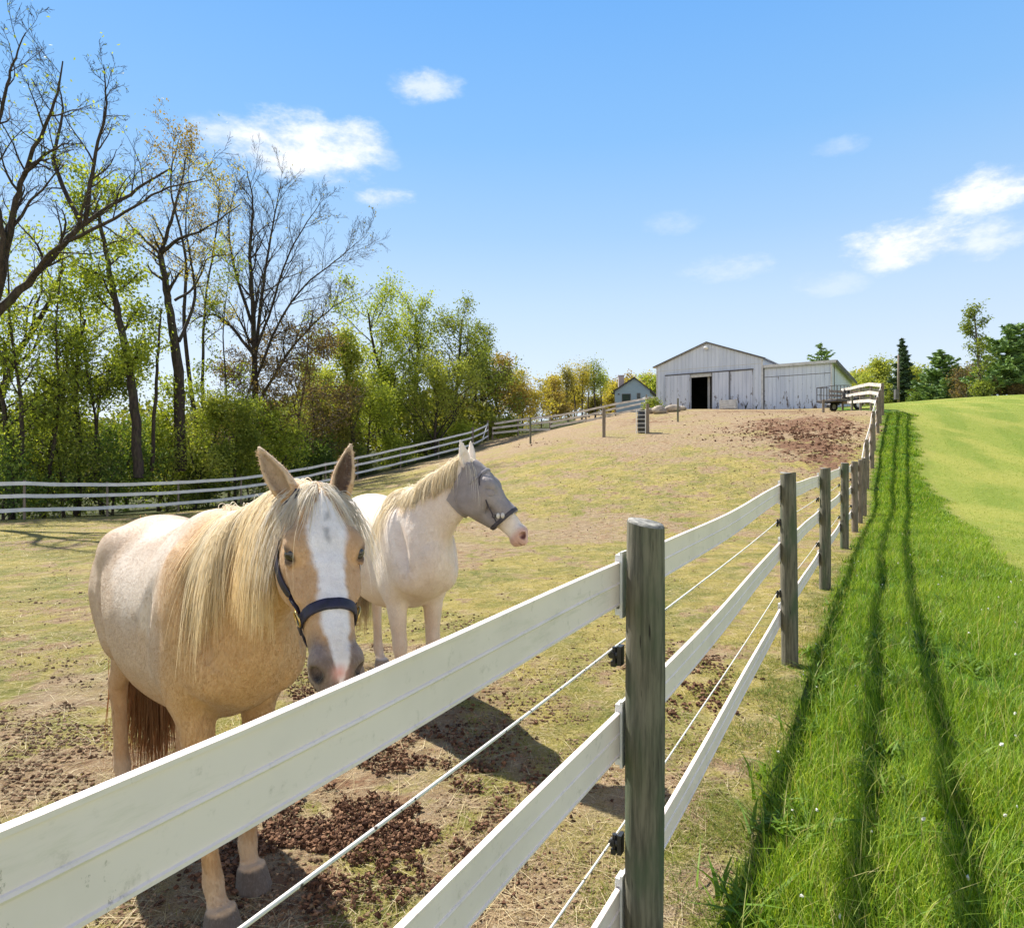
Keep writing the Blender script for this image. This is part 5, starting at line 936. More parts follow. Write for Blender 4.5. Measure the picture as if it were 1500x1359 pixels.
def short_coat(K, N, L, width, seed):
    """the short hair of the coat, lying along the body"""
    rg = np.random.default_rng(seed); V, Fq = K['V'], K['F']; a = V[Fq[:, 0]]; b = V[Fq[:, 1]]; c = V[Fq[:, 2]]; ar = np.linalg.norm(np.cross(b - a, V[Fq[:, 3]] - b), axis=1) + 1e-12
    i = rg.choice(len(Fq), N, p=ar / ar.sum()); u = rg.uniform(size=(N, 1)); v = rg.uniform(size=(N, 1)); q = V[Fq[i]]; p = (q[:, 0] * (1 - u) + q[:, 1] * u) * (1 - v) + (q[:, 3] * (1 - u) + q[:, 2] * u) * v
    me = K['body'].data; col = np.empty(len(V) * 4, np.float32); me.color_attributes['Col'].data.foreach_get('color', col); col = col.reshape(-1, 4)[:, :3]; ck = col[Fq[i, 0]]
    _, g = K['fl'].sample(p, True); hl = (p - K['poll']) @ K['HM'].T / K['HL']; head = (hl[:, 0] > -.02) & (np.abs(hl[:, 1]) < .2) & (hl[:, 2] > -.25) & (hl[:, 2] < .16) & (p[:, 0] > .25)
    keep = ~((hl[:, 0] > .52) & head) & (p[:, 2] > .10); d = np.tile([-.75, 0, -.55], (N, 1)) + 1.1 * np.stack([vnoise(p * 2.6, seed) - .5, vnoise(p * 2.6, seed + 1) - .5, vnoise(p * 2.6, seed + 2) - .5], 1); d[p[:, 2] < .72] = [-.1, 0, -1]; d[head] = K['f'] * .9 - K['n'] * .2
    d = d + rg.normal(size=(N, 3)) * .22; d = d - g * (d * g).sum(1)[:, None]; d /= np.linalg.norm(d, axis=1)[:, None] + 1e-9; s_ = np.cross(d, g); l = (L * rg.uniform(.5, 1.25, N) * np.where(head, .55, 1))[:, None]; w = (width * rg.uniform(.6, 1.4, N))[:, None]
    p0 = p - g * .001; p1 = p + d * l * .5 + g * l * .07; p2 = p + d * l + g * l * (.05 + .08 * rg.uniform(size=(N, 1))); X = np.stack([p0 - s_ * w, p0 + s_ * w, p1 + s_ * w * .8, p1 - s_ * w * .8, p2], 1)[keep]; n = len(X)
    cc = ck * rg.uniform(.92, 1.14, (N, 1)) ; cc = np.clip(cc + rg.normal(size=(N, 1)) * .012, 0, 1)[keep]; k = (np.arange(n) * 5)[:, None]
    return link_mesh('short_coat', K['W'](X.reshape(-1, 3)), [k + np.array([[0, 1, 2, 3]]), k + np.array([[3, 2, 4]])], MAT['hair'], K['root'], False, np.repeat(cc, 5, 0))
# --- palomino in front
def coat1(V, hl):
    x, y, z = V.T; t, s, n = hl.T; nz_ = fbm(V * 9, 4, 3); nz3 = fbm(V * 3.2, 3, 8); nzf = fbm(V * 40, 3, 5)
    tan = np.array([.53, .345, .18]); gold = np.array([.55, .35, .16]); pale = np.array([.66, .59, .52]); c = np.tile(tan, (len(V), 1))
    c = c * (1 - .0) 
    fl_ = sstep(-.02, -.22, x + .10 * (nz3 - .5)) * sstep(.70, .86, z + .1 * (nz_ - .5)) * (1 - .55 * sstep(-.86, -1.12, x + .15 * (nz_ - .5)))
    c = c * (1 - .9 * fl_[:, None]) + pale * .9 * fl_[:, None]
    ch = sstep(-.10, .08, x) * sstep(1.35, 1.1, z); c = c * (1 - .6 * ch[:, None]) + gold * .6 * ch[:, None]
    pinkish = np.maximum(sstep(1.15, 1.34, z) * sstep(.38, .62, nz3), .8 * sstep(-.9, -1.15, x)) * (x < -.3); c = c * (1 - .6 * pinkish[:, None]) + np.array([.46, .325, .225]) * .6 * pinkish[:, None]
    scar = np.exp(-(((x + .30) / .035) ** 2 + ((z - 1.02) / .03) ** 2)) * (y < 0) * sstep(.45, .6, nzf); c = c * (1 - .7 * scar[:, None]) + np.array([.20, .14, .09]) * .7 * scar[:, None]
    mud = sstep(.52, .64, fbm(V * 5.5, 5, 77)) * sstep(1.15, .6, z) * .5; c = c * (1 - mud[:, None]) + np.array([.27, .17, .09]) * mud[:, None]
    stn = sstep(.47, .60, fbm(V * 2.4, 5, 79)) * (x < -.05) * .62; c = c * (1 - stn[:, None]) + np.array([.47, .33, .21]) * stn[:, None]
    leg = sstep(.75, .55, z); c = c * (1 - .55 * leg[:, None]) + np.array([.50, .29, .13]) * .55 * leg[:, None]
    low = sstep(.22, .14, z); c = c * (1 - .5 * low[:, None]) + np.array([.62, .50, .36]) * .5 * low[:, None]
    hf = sstep(.088, .078, z); c = c * (1 - hf[:, None]) + np.array([.105, .085, .072]) * hf[:, None]
    head = (t > .0) & (t < .68) & (np.abs(s) < .17) & (n > -.25) & (n < .16) & (x > .25)
    hd = np.where(head, 1.0, 0)[:, None]; face = np.array([.50, .31, .16]); c = c * (1 - hd * .8) + face * hd * .8
    wl = np.interp(t, [.02, .06, .13, .19, .27, .36, .46, .53, .57, .60], [.004, .022, .048, .042, .035, .033, .030, .026, .016, .004]) * (1 + .7 * (nz_ - .5)) + .013 * (nzf - .5)
    bl = sstep(1.22, .78, np.abs(s - .004) / wl) * (n > -.02) * hd[:, 0]; c = c * (1 - bl[:, None]) + np.array([.80, .78, .77]) * bl[:, None]
    stk = np.exp(-((s - .008 - .006 * np.sin(t * 30)) / .008) ** 2) * sstep(.07, .11, t) * sstep(.22, .17, t) * (n > .02) * hd[:, 0] * sstep(.35, .55, nzf); c = c * (1 - .7 * stk[:, None]) + np.array([.20, .20, .20]) * .7 * stk[:, None]
    mz = sstep(.47, .545, t + .05 * (nz_ - .5) + .03 * sstep(.02, .05, np.abs(s))) * hd[:, 0] * (1 - bl * .9); c = c * (1 - .9 * mz[:, None]) + np.array([.115, .09, .085]) * .9 * mz[:, None]
    up = sstep(.44, .5, t) * sstep(.56, .52, t) * hd[:, 0] * mz * .4; c = c * (1 - up[:, None]) + np.array([.42, .33, .28]) * up[:, None]
    snip = np.exp(-((s / .016) ** 2 + ((t - .578) / .018) ** 2)) * (n > -.03) * hd[:, 0]; c = c * (1 - snip[:, None]) + np.array([.72, .38, .32]) * snip[:, None]
    no = np.exp(-(((np.abs(s) - .052) / .026) ** 2 + ((t - .574) / .034) ** 2 + ((n - .008) / .030) ** 2)) * hd[:, 0]; no = sstep(.35, .7, no); c = c * (1 - no[:, None]) + np.array([.010, .006, .006]) * no[:, None]
    ey = np.exp(-(((np.abs(s) - .092) / .03) ** 2 + ((t - .211) / .040) ** 2 + ((n - .039) / .026) ** 2)) * hd[:, 0]; ey = sstep(.30, .62, ey); c = c * (1 - .8 * ey[:, None]) + np.array([.035, .022, .018]) * .8 * ey[:, None]
    earp = (t < -.035) & (np.abs(s) < .16) & (x > .5) & (n > -.13); c[earp] = c[earp] * .3 + np.array([.66, .50, .34]) * .7
    ear_in = K1_inner(V) if earp.any() else 0
    c = c * (1 - ear_in[:, None]) + np.array([.055, .027, .018]) * ear_in[:, None]
    return np.clip(c * (.93 + .14 * nzf[:, None]), 0, 1)
def ear_inner(poll, HMf, ears, toC, HL, WS=1.0):
    def g(V):
        out = np.zeros(len(V))
        for (bp_, tipd, opend, sc) in ears:
            f, s_, n_ = HMf; b0 = poll + (f * bp_[0] + s_ * bp_[1] * WS + n_ * bp_[2]) * HL; ax = norm(toC(tipd)); op = toC(opend); op = norm(op - ax * op.dot(ax)); sx_ = np.cross(ax, op)
            d = V - b0; a = d @ ax / (.175 * sc); o = d @ op; w = d @ sx_; k = np.interp(a, [.16, .38, .6, .86], [.020, .027, .022, .008]) * sc; c = np.interp(a, [.16, .38, .6, .86], [.022, .026, .024, .014])
            inn = sstep(1.35, .6, (w / k) ** 2) * sstep(-.016, -.006, o) * sstep(.02, .2, a) * sstep(1.0, .8, a); out = np.maximum(out, inn * (.50 if bp_[1] < 0 else 1.0))
        return out * .95
    return g
H1 = dict(name='palomino_horse', label='palomino horse with a white blaze and navy halter, looking over the fence', head_h=(.67, -.74), origin=(-1.015, 2.475), res=(.0048, .0125), barrel=.90,
    fr=(.089, -.087), fl=(-.089, .087), hr=(-1.215, -.10), hl=(-1.05, .13), poll=(.66, .0, 1.475), face_dir=(.16, -.33, -.47), roll=-.05, hscale=.9, hwide=1.2,
    neck=[((-.02, 0, 1.13), .165, .27), ((.14, 0, 1.19), .135, .235), ((.32, 0, 1.275), .105, .195), ((.50, 0, 1.36), .086, .165), ((.635, .0, 1.405), .074, .13), ((.69, -.01, 1.40), .066, .105)],
    ears=[((-.015, -.064, .010), (-.66, .05, 1.0), (-.05, -.95, .1), .98), ((-.015, .064, .010), (.20, .08, 1.0), (.10, -1.0, -.1), .92)], coat=coat1)
def K1_inner(V): return _EI(V)
_h = norm(np.append(H1['head_h'], 0)); _RW = np.stack([_h, [-_h[1], _h[0], 0], [0, 0, 1]], 1); _f = norm(np.array(H1['face_dir']) @ _RW); _s = norm(np.cross([0, 0, 1.0], _f)); _n = np.cross(_f, _s)
_s, _n = _s * math.cos(H1['roll']) + _n * math.sin(H1['roll']), _n * math.cos(H1['roll']) - _s * math.sin(H1['roll'])
_EI = ear_inner(np.array(H1['poll']), (_f, _s, _n), H1['ears'], lambda w: np.asarray(w) @ _RW, .9, 1.2)
K1 = make_horse(H1)
def crest_roots(K, pts, N, rg, jit=.012):
    c = catmull(pts, 10); u = np.sort(rg.uniform(0, len(c) - 1.001, N)); i = u.astype(int); p = c[i] + (c[i + 1] - c[i]) * (u - i)[:, None]; p = p + rg.normal(size=p.shape) * [jit, jit * .7, .004]
    for _ in range(6):
        d, g = K['fl'].sample(p, True); p = p - g * np.clip(d + .004, -.05, .05)[:, None]
    return p, u / (len(c) - 1)
def mane(K, pts, N, length, lfun, side_dir, c0, c1, width, seed, name='mane', toward=None, ncl=46, wave=.012, push=.008):
    rg = np.random.default_rng(seed); r, u = crest_roots(K, pts, N, rg); cid = np.floor(u * ncl + rg.normal(size=N) * .35).astype(int) % ncl
    cd_ = rg.normal(size=(ncl, 3)) * [.16, .10, .02]; cl_len = rg.uniform(.72, 1.08, ncl)
    d = np.tile(np.asarray(side_dir, float), (N, 1)) + rg.normal(size=(N, 3)) * .16
    lens = np.array([lfun(x) for x in u]) * cl_len[cid] * rg.uniform(.75, 1.05, N); cm_ = rg.uniform(0, 1, (N, 1)) * .6 + .4 * rg.uniform(0, 1, (ncl, 1))[cid]
    ca = c0[0] * (1 - cm_) + c0[1] * cm_; cb = c1[0] * (1 - cm_) + c1[1] * cm_
    V, q, c = strands(K['fl'], r, d, length, lens, (ca, cb), width, 16, .75, clump=cd_[cid], out_push=push, seed=seed, wave=wave, toward=toward)
    return link_mesh(name, K['W'](V), [q], MAT['hair'], K['root'], True, c)
short_coat(K1, 130000, .014, .0006, 71)
CR = (np.array([.99, .95, .87]), np.array([.97, .88, .70])); CT = (np.array([.98, .89, .68]), np.array([.96, .78, .47]))
mane(K1, [(.46, 0, 1.505), (.50, 0, 1.515), (.55, 0, 1.527), (.60, 0, 1.53)], 2100, .48, lambda u: .86 + .16 * u, (.05, -.75, -.3), CR, CT, .0011, 11, toward=(.05, .0, 0), ncl=22, push=.005, wave=.016)
mane(K1, [(.08, 0, 1.425), (.14, 0, 1.43), (.20, 0, 1.44), (.27, 0, 1.455)], 1300, .60, lambda u: .74 + .28 * u, (.0, -.75, -.3), CR, CT, .0011, 13, toward=(-.035, .0, 0), ncl=18, push=.005, wave=.018, name='mane_lock')
mane(K1, [(.24, 0, 1.45), (.32, 0, 1.465), (.44, 0, 1.50)], 330, .30, lambda u: .7 + .4 * u, (-.05, -.75, -.25), CR, CT, .0011, 14, toward=(-.05, -.02, 0), ncl=6, push=.005, wave=.018, name='mane_middle')
mane(K1, [(-.10, 0, 1.43), (.08, 0, 1.42), (.24, 0, 1.44), (.42, 0, 1.49), (.58, 0, 1.53)], 200, .11, lambda u: .8, (-.1, .5, .5), CR, CR, .0016, 12, name='mane_edge', ncl=30)
def forelock(K, N, L, seed, spread=1.0, cA=None):
    rg = np.random.default_rng(seed); ss = rg.normal(size=N) * .03; r = np.array([K['hp'](rg.uniform(-.035, .03), a, .03) for a in ss])
    for _ in range(6):
        d, g = K['fl'].sample(r, True); r = r - g * np.clip(d + .003, -.05, .05)[:, None]
    dirs = np.array([K['f'] * .8 + K['n'] * .45 + K['s'] * (a * 20 * spread + .35 * np.sign(a) + rg.normal() * .30) for a in ss]); cm_ = rg.uniform(0, 1, (N, 1)); cA = cA or (np.array([.98, .95, .90]), np.array([.94, .86, .70]))
    ca = cA[0] * (1 - cm_) + cA[1] * cm_; cl = np.outer(np.sign(ss) * .25 * spread, K['s'])
    V, q, c = strands(K['fl'], r, dirs, L, rg.uniform(.35, 1.1, N) * (1 + .9 * (np.abs(ss) > .030)), (ca, ca * .98), .0010, 13, .75, clump=cl, out_push=.005, seed=seed, wave=.02)
    return link_mesh('forelock', K['W'](V), [q], MAT['hair'], K['root'], True, c)
forelock(K1, 620, .15, 21, .9)
H_TAIL = 0.0
def tail(K, N, L, seed, cA, cB, dock=(-1.175, 0, 1.16)):
    rg = np.random.default_rng(seed); r = np.array(dock) + rg.normal(size=(N, 3)) * [.012, .022, .05]; r[:, 0] -= .01 + .01 * rg.uniform(size=N)
    d = np.tile([-.30, H_TAIL, -.7], (N, 1)) + rg.normal(size=(N, 3)) * [.15, .18, .1]; cm_ = rg.uniform(0, 1, (N, 1)); ca = cA[0] * (1 - cm_) + cA[1] * cm_; cb = cB[0] * (1 - cm_) + cB[1] * cm_
    V, q, c = strands(K['fl'], r, d, L, rg.uniform(.72, 1.05, N), (ca, cb), .0026, 18, 1.0, clump=rg.normal(size=(N, 3)) * [.05, .10, 0], out_push=.012, seed=seed, wave=.012)
    return link_mesh('tail', K['W'](V), [q], MAT['hair'], K['root'], True, c)
H_TAIL = .34
tail(K1, 1300, 1.16, 31, (np.array([.66, .50, .30]), np.array([.42, .22, .10])), (np.array([.36, .14, .05]), np.array([.60, .36, .17])))
def halter(K):
    hp_, f, s, n = K['hp'], K['f'], K['s'], K['n']; MN = MAT['nylon']
    hr = empty('halter', K['W'](hp_(.36, 0, .06)), None, None); hr.parent = K['root']; hr.matrix_parent_inverse = world_of(K['root']).inverted()
    loop = head_loop(K, hp_(.385, 0, -.03), n, s, -2.05, 2.05, 60, .001, 0, f); loop = loop + np.outer(np.linspace(-1, 1, 60) ** 2 * .02, f); strap(K, loop, .030, .006, 'noseband', MN, hr)
    for sg in (-1, 1):
        ring = onsurf(K, [hp_(.385, sg * .060, -.026)], .010)[0]
        d, g = K['fl'].sample(ring[None], True); g = g[0]; e1 = norm(f - g * f.dot(g)); e2 = np.cross(g, e1); th = np.linspace(0, 2 * math.pi, 21)
        rp = np.array([ring + e1 * math.cos(a) * .021 + e2 * math.sin(a) * .017 for a in th]); B().tube(K['W'](rp), .0032, 8).build('ring', MAT['brass'], hr, True)
        ck = onsurf(K, catmull([hp_(.370, sg * .060, -.036), hp_(.26, sg * .085, -.055), hp_(.16, sg * .09, -.062), hp_(.07, sg * .09, -.065), hp_(.02, sg * .075, -.03), hp_(-.015, sg * .045, .03)], 8), .003); strap(K, ck, .024, .005, 'cheek_strap', MN, hr)
        ch = onsurf(K, catmull([hp_(.40, sg * .056, -.05), hp_(.435, sg * .05, -.07), hp_(.465, sg * .03, -.095), hp_(.475, 0, -.10)], 8), .003); strap(K, ch, .022, .005, 'chin_strap', MN, hr)
        th_ = onsurf(K, catmull([hp_(.13, sg * .088, -.075), hp_(.17, sg * .085, -.13), hp_(.20, sg * .05, -.185), hp_(.21, 0, -.20)], 8), .004); strap(K, th_, .02, .004, 'throat_strap', MN, hr)
    b = B(); q = onsurf(K, [hp_(.345, -.066, -.042)], .012)[0]; b.box(K['W'](q), (.022, .012, .026)); b.build('buckle', MAT['brass'], hr)
halter(K1)
# --- pale horse behind, with a fly mask
def coat2(V, hl):
    x, y, z = V.T; t, s, n = hl.T; nz_ = fbm(V * 8, 4, 13); nz3 = fbm(V * 3, 3, 18); c = np.tile([.84, .755, .67], (len(V), 1)); w = np.array([.78, .74, .68])
    a = sstep(-.05, -.25, x) * sstep(.8, .95, z); c = c * (1 - .8 * a[:, None]) + w * .8 * a[:, None]
    b = sstep(.42, .6, nz3) * .35; c = c * (1 - b[:, None]) + np.array([.72, .58, .46]) * b[:, None]
    lg = sstep(.72, .5, z); c = c * (1 - .6 * lg[:, None]) + np.array([.66, .50, .36]) * .6 * lg[:, None]
    dirtleg = sstep(.45, .2, z) * sstep(.4, .6, nz_); c = c * (1 - .4 * dirtleg[:, None]) + np.array([.42, .29, .18]) * .4 * dirtleg[:, None]
    hf = sstep(.088, .078, z); c = c * (1 - hf[:, None]) + np.array([.30, .24, .18]) * hf[:, None]
    head = (t > .02) & (t < .7) & (np.abs(s) < .17) & (n > -.25) & (n < .16) & (x > .2); hd = np.where(head, 1.0, 0)
    mz = sstep(.50, .55, t + .04 * (nz_ - .5)) * hd; c = c * (1 - .85 * mz[:, None]) + np.array([.62, .36, .30]) * .85 * mz[:, None]
    no = np.exp(-(((np.abs(s) - .052) / .026) ** 2 + ((t - .574) / .034) ** 2 + ((n - .008) / .030) ** 2)) * hd; no = sstep(.35, .7, no); c = c * (1 - no[:, None]) + np.array([.12, .035, .03]) * no[:, None]
    return np.clip(c, 0, 1)
H2 = dict(name='cream_horse', label='pale cream horse wearing a grey fly mask, standing behind the palomino and facing right', head_h=(.51, -.86), origin=(-.60, 4.32), res=(.0062, .015), barrel=.98,
    fr=(.007, -.095), fl=(-.016, .10), hr=(-1.06, -.1), hl=(-1.12, .12), poll=(.395, .155, 1.555), face_dir=(.345, -.06, -.41), roll=.0, hscale=.91, hwide=1.08,
    neck=[((-.04, 0, 1.12), .15, .26), ((.10, .02, 1.22), .12, .215), ((.22, .06, 1.33), .096, .175), ((.325, .11, 1.415), .08, .15), ((.40, .15, 1.485), .07, .12), ((.43, .17, 1.50), .06, .10)],
    ears=[((-.005, -.056, .012), (-.22, -.05, 1.0), (.35, -.85, .1), .88), ((-.005, .056, .012), (.0, .12, 1.0), (.6, .8, -.1), .86)], coat=coat2, mask=True)
K2 = make_horse(H2)
short_coat(K2, 55000, .016, .0011, 72)
CR2 = (np.array([.96, .92, .84]), np.array([.94, .84, .64])); CT2 = (np.array([.94, .80, .54]), np.array([.96, .92, .80]))
mane(K2, [(-.12, 0, 1.43), (.02, .01, 1.43), (.13, .03, 1.50), (.24, .07, 1.57), (.33, .11, 1.63), (.385, .145, 1.645)], 2800, .27, lambda u: .9 if u > .25 else .75, (.05, -1.0, .30), CR2, CT2, .0018, 41, toward=(-.04, 0, 0))
mane(K2, [(-.12, 0, 1.43), (.02, .01, 1.43), (.13, .03, 1.50), (.24, .07, 1.57), (.36, .13, 1.65)], 320, .10, lambda u: .9, (-.2, .2, 1.0), CR2, CR2, .002, 42, name='mane_edge', ncl=30)
mane(K2, [(-.16, -.03, 1.42), (-.10, -.03, 1.42), (-.04, -.02, 1.42)], 120, .46, lambda u: 1.0, (-.1, -1.0, .1), CR2, CR2, .0024, 43, name='mane_lock', ncl=5)
forelock(K2, 200, .14, 44, .6)
tail(K2, 500, .95, 45, (np.array([.80, .74, .62]), np.array([.66, .54, .36])), (np.array([.66, .54, .36]), np.array([.5, .38, .22])))
def flymask(K):
    V, F_, hl = K['V'], K['F'], K['hl']; t, s, n = hl.T; _, g = K['fl'].sample(V, True)
    hem = .415 + .03 * (n + .03) / .1; top = -.012 - n * .35
    inn = (t < hem) & (t > top) & (np.abs(s) < .135) & (n > -.235) & (n < .13) & ((V - K['poll']) @ K['f'] > -.06)
    # leave out the ears
    ax = [norm(K['toC'](e[1])) for e in H2['ears']]
    for e, a_ in zip(H2['ears'], ax):
        b0 = K['hp'](*e[0]); d = V - b0; al = d @ a_; rad = np.linalg.norm(d - np.outer(al, a_), axis=1); inn &= ~((al > .02) & (rad < .07))
    fk = inn[F_].all(1); ids = np.unique(F_[fk]); mp = np.full(len(V), -1); mp[ids] = np.arange(len(ids)); bulge = np.exp(-(((t - .20) / .07) ** 2 + ((n - .0) / .07) ** 2)) * .022
    P_ = V[ids] + g[ids] * (.012 + .012 * sstep(.30, .41, t[ids]) + bulge[ids] + .004 * fbm(V[ids] * 14, 3, 5))[:, None]; f2 = mp[F_[fk]]
    for _ in range(10):
        sm = np.zeros_like(P_); ct = np.zeros(len(P_))
        for i in range(4):
            np.add.at(sm, f2[:, i], P_[f2[:, (i + 1) % 4]]); np.add.at(ct, f2[:, i], 1); np.add.at(sm, f2[:, (i + 1) % 4], P_[f2[:, i]]); np.add.at(ct, f2[:, (i + 1) % 4], 1)
        P_ = P_ * .5 + .5 * sm / np.maximum(ct, 1)[:, None]
    m, tt, out = newmat('fly_mesh'); w = tt.n('ShaderNodeTexChecker', {'Vector': tt.coord(), 'Scale': 330.0}); c = tt.mix(tt.ramp(tt.noise(tt.coord(), 12, 4), .35, .7), (.32, .285, .275), (.24, .215, .215)); c = tt.mix(tt.math('MULTIPLY', w.outputs['Fac'], .35), c, (.16, .14, .145)); c = tt.mix(tt.math('MULTIPLY', tt.ramp(tt.noise(tt.coord(), 5, 5, .7), .5, .7), .35), c, (.42, .36, .31))
    principled(tt, out, c, .75, tt.bump(tt.math('ADD', tt.noise(tt.coord((1, 1, .4)), 16, 4, .6), tt.math('MULTIPLY', tt.noise(tt.coord(), 60, 2), .3)), .6, .018)); MAT['fly'] = m
    mk = link_mesh('fly_mask', K['W'](P_), [f2], m, K['root'], True); sol = mk.modifiers.new('thickness', 'SOLIDIFY'); sol.thickness = .004
    MT = simple('mask_trim', (.060, .055, .07), (.04, .035, .045), 30, .7, .2); ML = simple('mask_band', (.30, .275, .28), (.24, .22, .225), 30, .7, .2); MF = simple('fleece', (.75, .72, .68), (.6, .57, .52), 60, .95, .8, 80, .01)
    hp_ = K['hp']; lp = lambda t, n0, a0, a1, off: head_loop(K, hp_(t, 0, -.045), K['n'], K['s'], a0, a1, 50, off, 0, None)
    lo = lp(.408, 0, -math.pi, math.pi, .022); strap(K, lo, .024, .006, 'hem_band', MT, mk)
    lo = lp(.10, 0, -1.5, 1.5, .017); strap(K, lo, .016, .005, 'brow_band', ML, mk)
    for tt_, a in ((.385, -1.05), (.372, -1.35)):
        q = onsurf(K, [hp_(tt_, -.055, -.01 - .03 * abs(a + 1.05))], .02)[0]; B().ell(K['W'](q), (.012, .012, .016)).build('tuft', MF, mk, True)
    q = onsurf(K, [hp_(.375, -.06, -.022)], .018)[0]; b = B(); b.box(K['W'](q), (.045, .012, .016)); b.build('fastener', MAT['black_plastic'], mk)
    for sg in (-1, 1):
        se = onsurf(K, catmull([hp_(.12, sg * .075, .05), hp_(.20, sg * .10, .005), hp_(.30, sg * .082, -.03), hp_(.395, sg * .062, -.06)], 8), .021); strap(K, se, .008, .004, 'seam', MT, mk)
    rr = onsurf(K, catmull([hp_(.12, -.085, -.19), hp_(.07, -.09, -.11), hp_(.02, -.085, -.04), hp_(-.01, -.085, .0)], 8), .012); strap(K, rr, .010, .004, 'jaw_edge', ML, mk)
flymask(K2)

# ------------------------------------------------------------------ grass, clods, manure
def blades(x, y, h, w, lean, cols, seed, nseg=3, base_z=None, curl=1.0):
    rg = np.random.default_rng(seed); n = len(x); z = gsurf(x, y) - .01 if base_z is None else base_z; a = rg.uniform(0, 6.283, n); d = np.stack([np.cos(a), np.sin(a), np.zeros(n)], 1); s_ = np.stack([-np.sin(a), np.cos(a), np.zeros(n)], 1); tw = rg.normal(size=n) * .6; s_ = s_ * np.cos(tw)[:, None] + d * np.sin(tw)[:, None]
    p = np.stack([x, y, z], 1); V = []
    for k in range(nseg):
        t = k / nseg; c = p + d * (lean * h * t ** 2 * curl)[:, None] + np.array([0, 0, 1.0]) * (h * t * (1 - .25 * np.minimum(lean, 1) * t))[:, None]; ww = (w * (1 - t) ** .7)[:, None] * .5; V += [c - s_ * ww, c + s_ * ww]
    V.append(p + d * (lean * h * curl)[:, None] + np.array([0, 0, 1.0]) * (h * (1 - .25 * np.minimum(lean, 1)))[:, None]); m = 2 * nseg + 1
    V = np.stack(V, 1).reshape(-1, 3); b = (np.arange(n) * m)[:, None]; q = np.concatenate([b + np.array([[2 * k, 2 * k + 1, 2 * k + 3, 2 * k + 2]]) for k in range(nseg - 1)]); t_ = b + np.array([[m - 3, m - 2, m - 1]])
    return V, q, t_, np.repeat(cols, m, 0)
def mixcols(k, cols):
    ca = np.array(cols); x = np.clip(k, 0, .999) * (len(cols) - 1); j = x.astype(int); f = (x - j)[:, None]; return ca[j] * (1 - f) + ca[j + 1] * f
rg = np.random.default_rng(91)
# tall grass strip right of the near fence: density falls off with distance
def strip_points(n, y0, y1):
    y = y0 * (y1 / y0) ** rg.uniform(0, 1, n); f = np.interp(y, FENCE[:, 1], FENCE[:, 0]); x = f + rg.uniform(-.05, 1, n) * (SW_(y) + .55) / .877; ok = np.abs(x) < y * .80 + .4; return x[ok], y[ok]
x, y = strip_points(270000, 1.35, 31.5); s_ = gsamp(strip, x, y); k = rg.uniform(size=len(x)); cl = vnoise(np.stack([x, y], 1) * 3.1, 3); cl2 = vnoise(np.stack([x, y], 1) * .9, 8); ok = (s_ > .25 + .5 * k) & (cl > .18 * rg.uniform(.3, 1.6, len(x))); x, y, cl, cl2 = x[ok], y[ok], cl[ok], cl2[ok]; n = len(x)
fsd = fence_side(x, y); edge = sstep(.0, .5, fsd) * sstep(SW_(y) + .5, SW_(y) - .4, fsd)
h = (.035 + .085 * cl + .05 * cl2 + .030 * rg.normal(size=n).clip(-1, 2.6)) * (.40 + .60 * edge); h = np.maximum(h, .035); w = np.maximum(.0048, .00155 * y ** .70) * rg.uniform(.6, 1.4, n); lean = np.abs(rg.normal(size=n)) * .40 + .12
ck = .72 * rg.uniform(size=n) + .28 * cl2; gc = mixcols(ck, [(.030, .085, .006), (.085, .19, .010), (.19, .33, .018), (.33, .45, .04), (.50, .55, .11)]); dry = rg.uniform(size=n) < .05; gc[dry] = [.42, .36, .16]
V, q, t_, c = blades(x, y, h, w, lean, gc, 5)
b = B(); b.add(V, q, t_, c=c)
x, y = strip_points(6000, 1.5, 14); ok = (gsamp(strip, x, y) > .8); x, y = x[ok], y[ok]; n = len(x); V, q, t_, c = blades(x, y, rg.uniform(.16, .34, n), np.full(n, .0046), np.abs(rg.normal(size=n)) * .5 + .15, mixcols(rg.uniform(size=n), [(.10, .22, .015), (.22, .33, .04), (.40, .36, .14)]), 6, 4); b.add(V, q, t_, c=c)
tg_ = b.build('tall_grass', MAT['grass'], None, False, True); tag(tg_, 'long lush green grass growing along the fence', None, None, 'stuff')
# broad weed leaves in the strip
x, y = strip_points(6000, 1.5, 12); ok = gsamp(strip, x, y) > .6; x, y = x[ok], y[ok]; n = len(x); cen = rg.integers(0, 170, n); x = x[cen] + rg.normal(size=n) * .05; y = y[cen] + rg.normal(size=n) * .05
V, q, t_, c = blades(x, y, rg.uniform(.06, .15, n), rg.uniform(.014, .030, n), np.abs(rg.normal(size=n)) * .8 + .5, mixcols(rg.uniform(size=n), [(.08, .17, .015), (.17, .27, .025)]), 8, 4); b = B(); b.add(V, q, t_, c=c); tag(b.build('broad_weeds', MAT['grass'], None, False, True), 'broad leafed weeds among the long grass', None, None, 'stuff')
# lawn stubble near the long grass
n = 150000; y = 7.0 * (48 / 7.0) ** rg.uniform(0, 1, n); x = rg.uniform(0, 1, n) * (y * .80 + .3); ok = gsamp(lawn, x, y) > .4; x, y = x[ok], y[ok]; n = len(x); k = .6 * vnoise(np.stack([x, y], 1) * 1.1, 4) + .4 * rg.uniform(size=n)
V, q, t_, c = blades(x, y, rg.uniform(.02, .045, n), .0016 * y ** .75 * rg.uniform(.7, 1.3, n), np.abs(rg.normal(size=n)) * .8 + .3, mixcols(k, [(.13, .22, .018), (.25, .32, .035), (.40, .40, .09)]), 9, 2); b = B(); b.add(V, q, t_, c=c); tag(b.build('lawn_grass', MAT['grass'], None, False, True), 'short mown lawn grass', None, None, 'stuff')
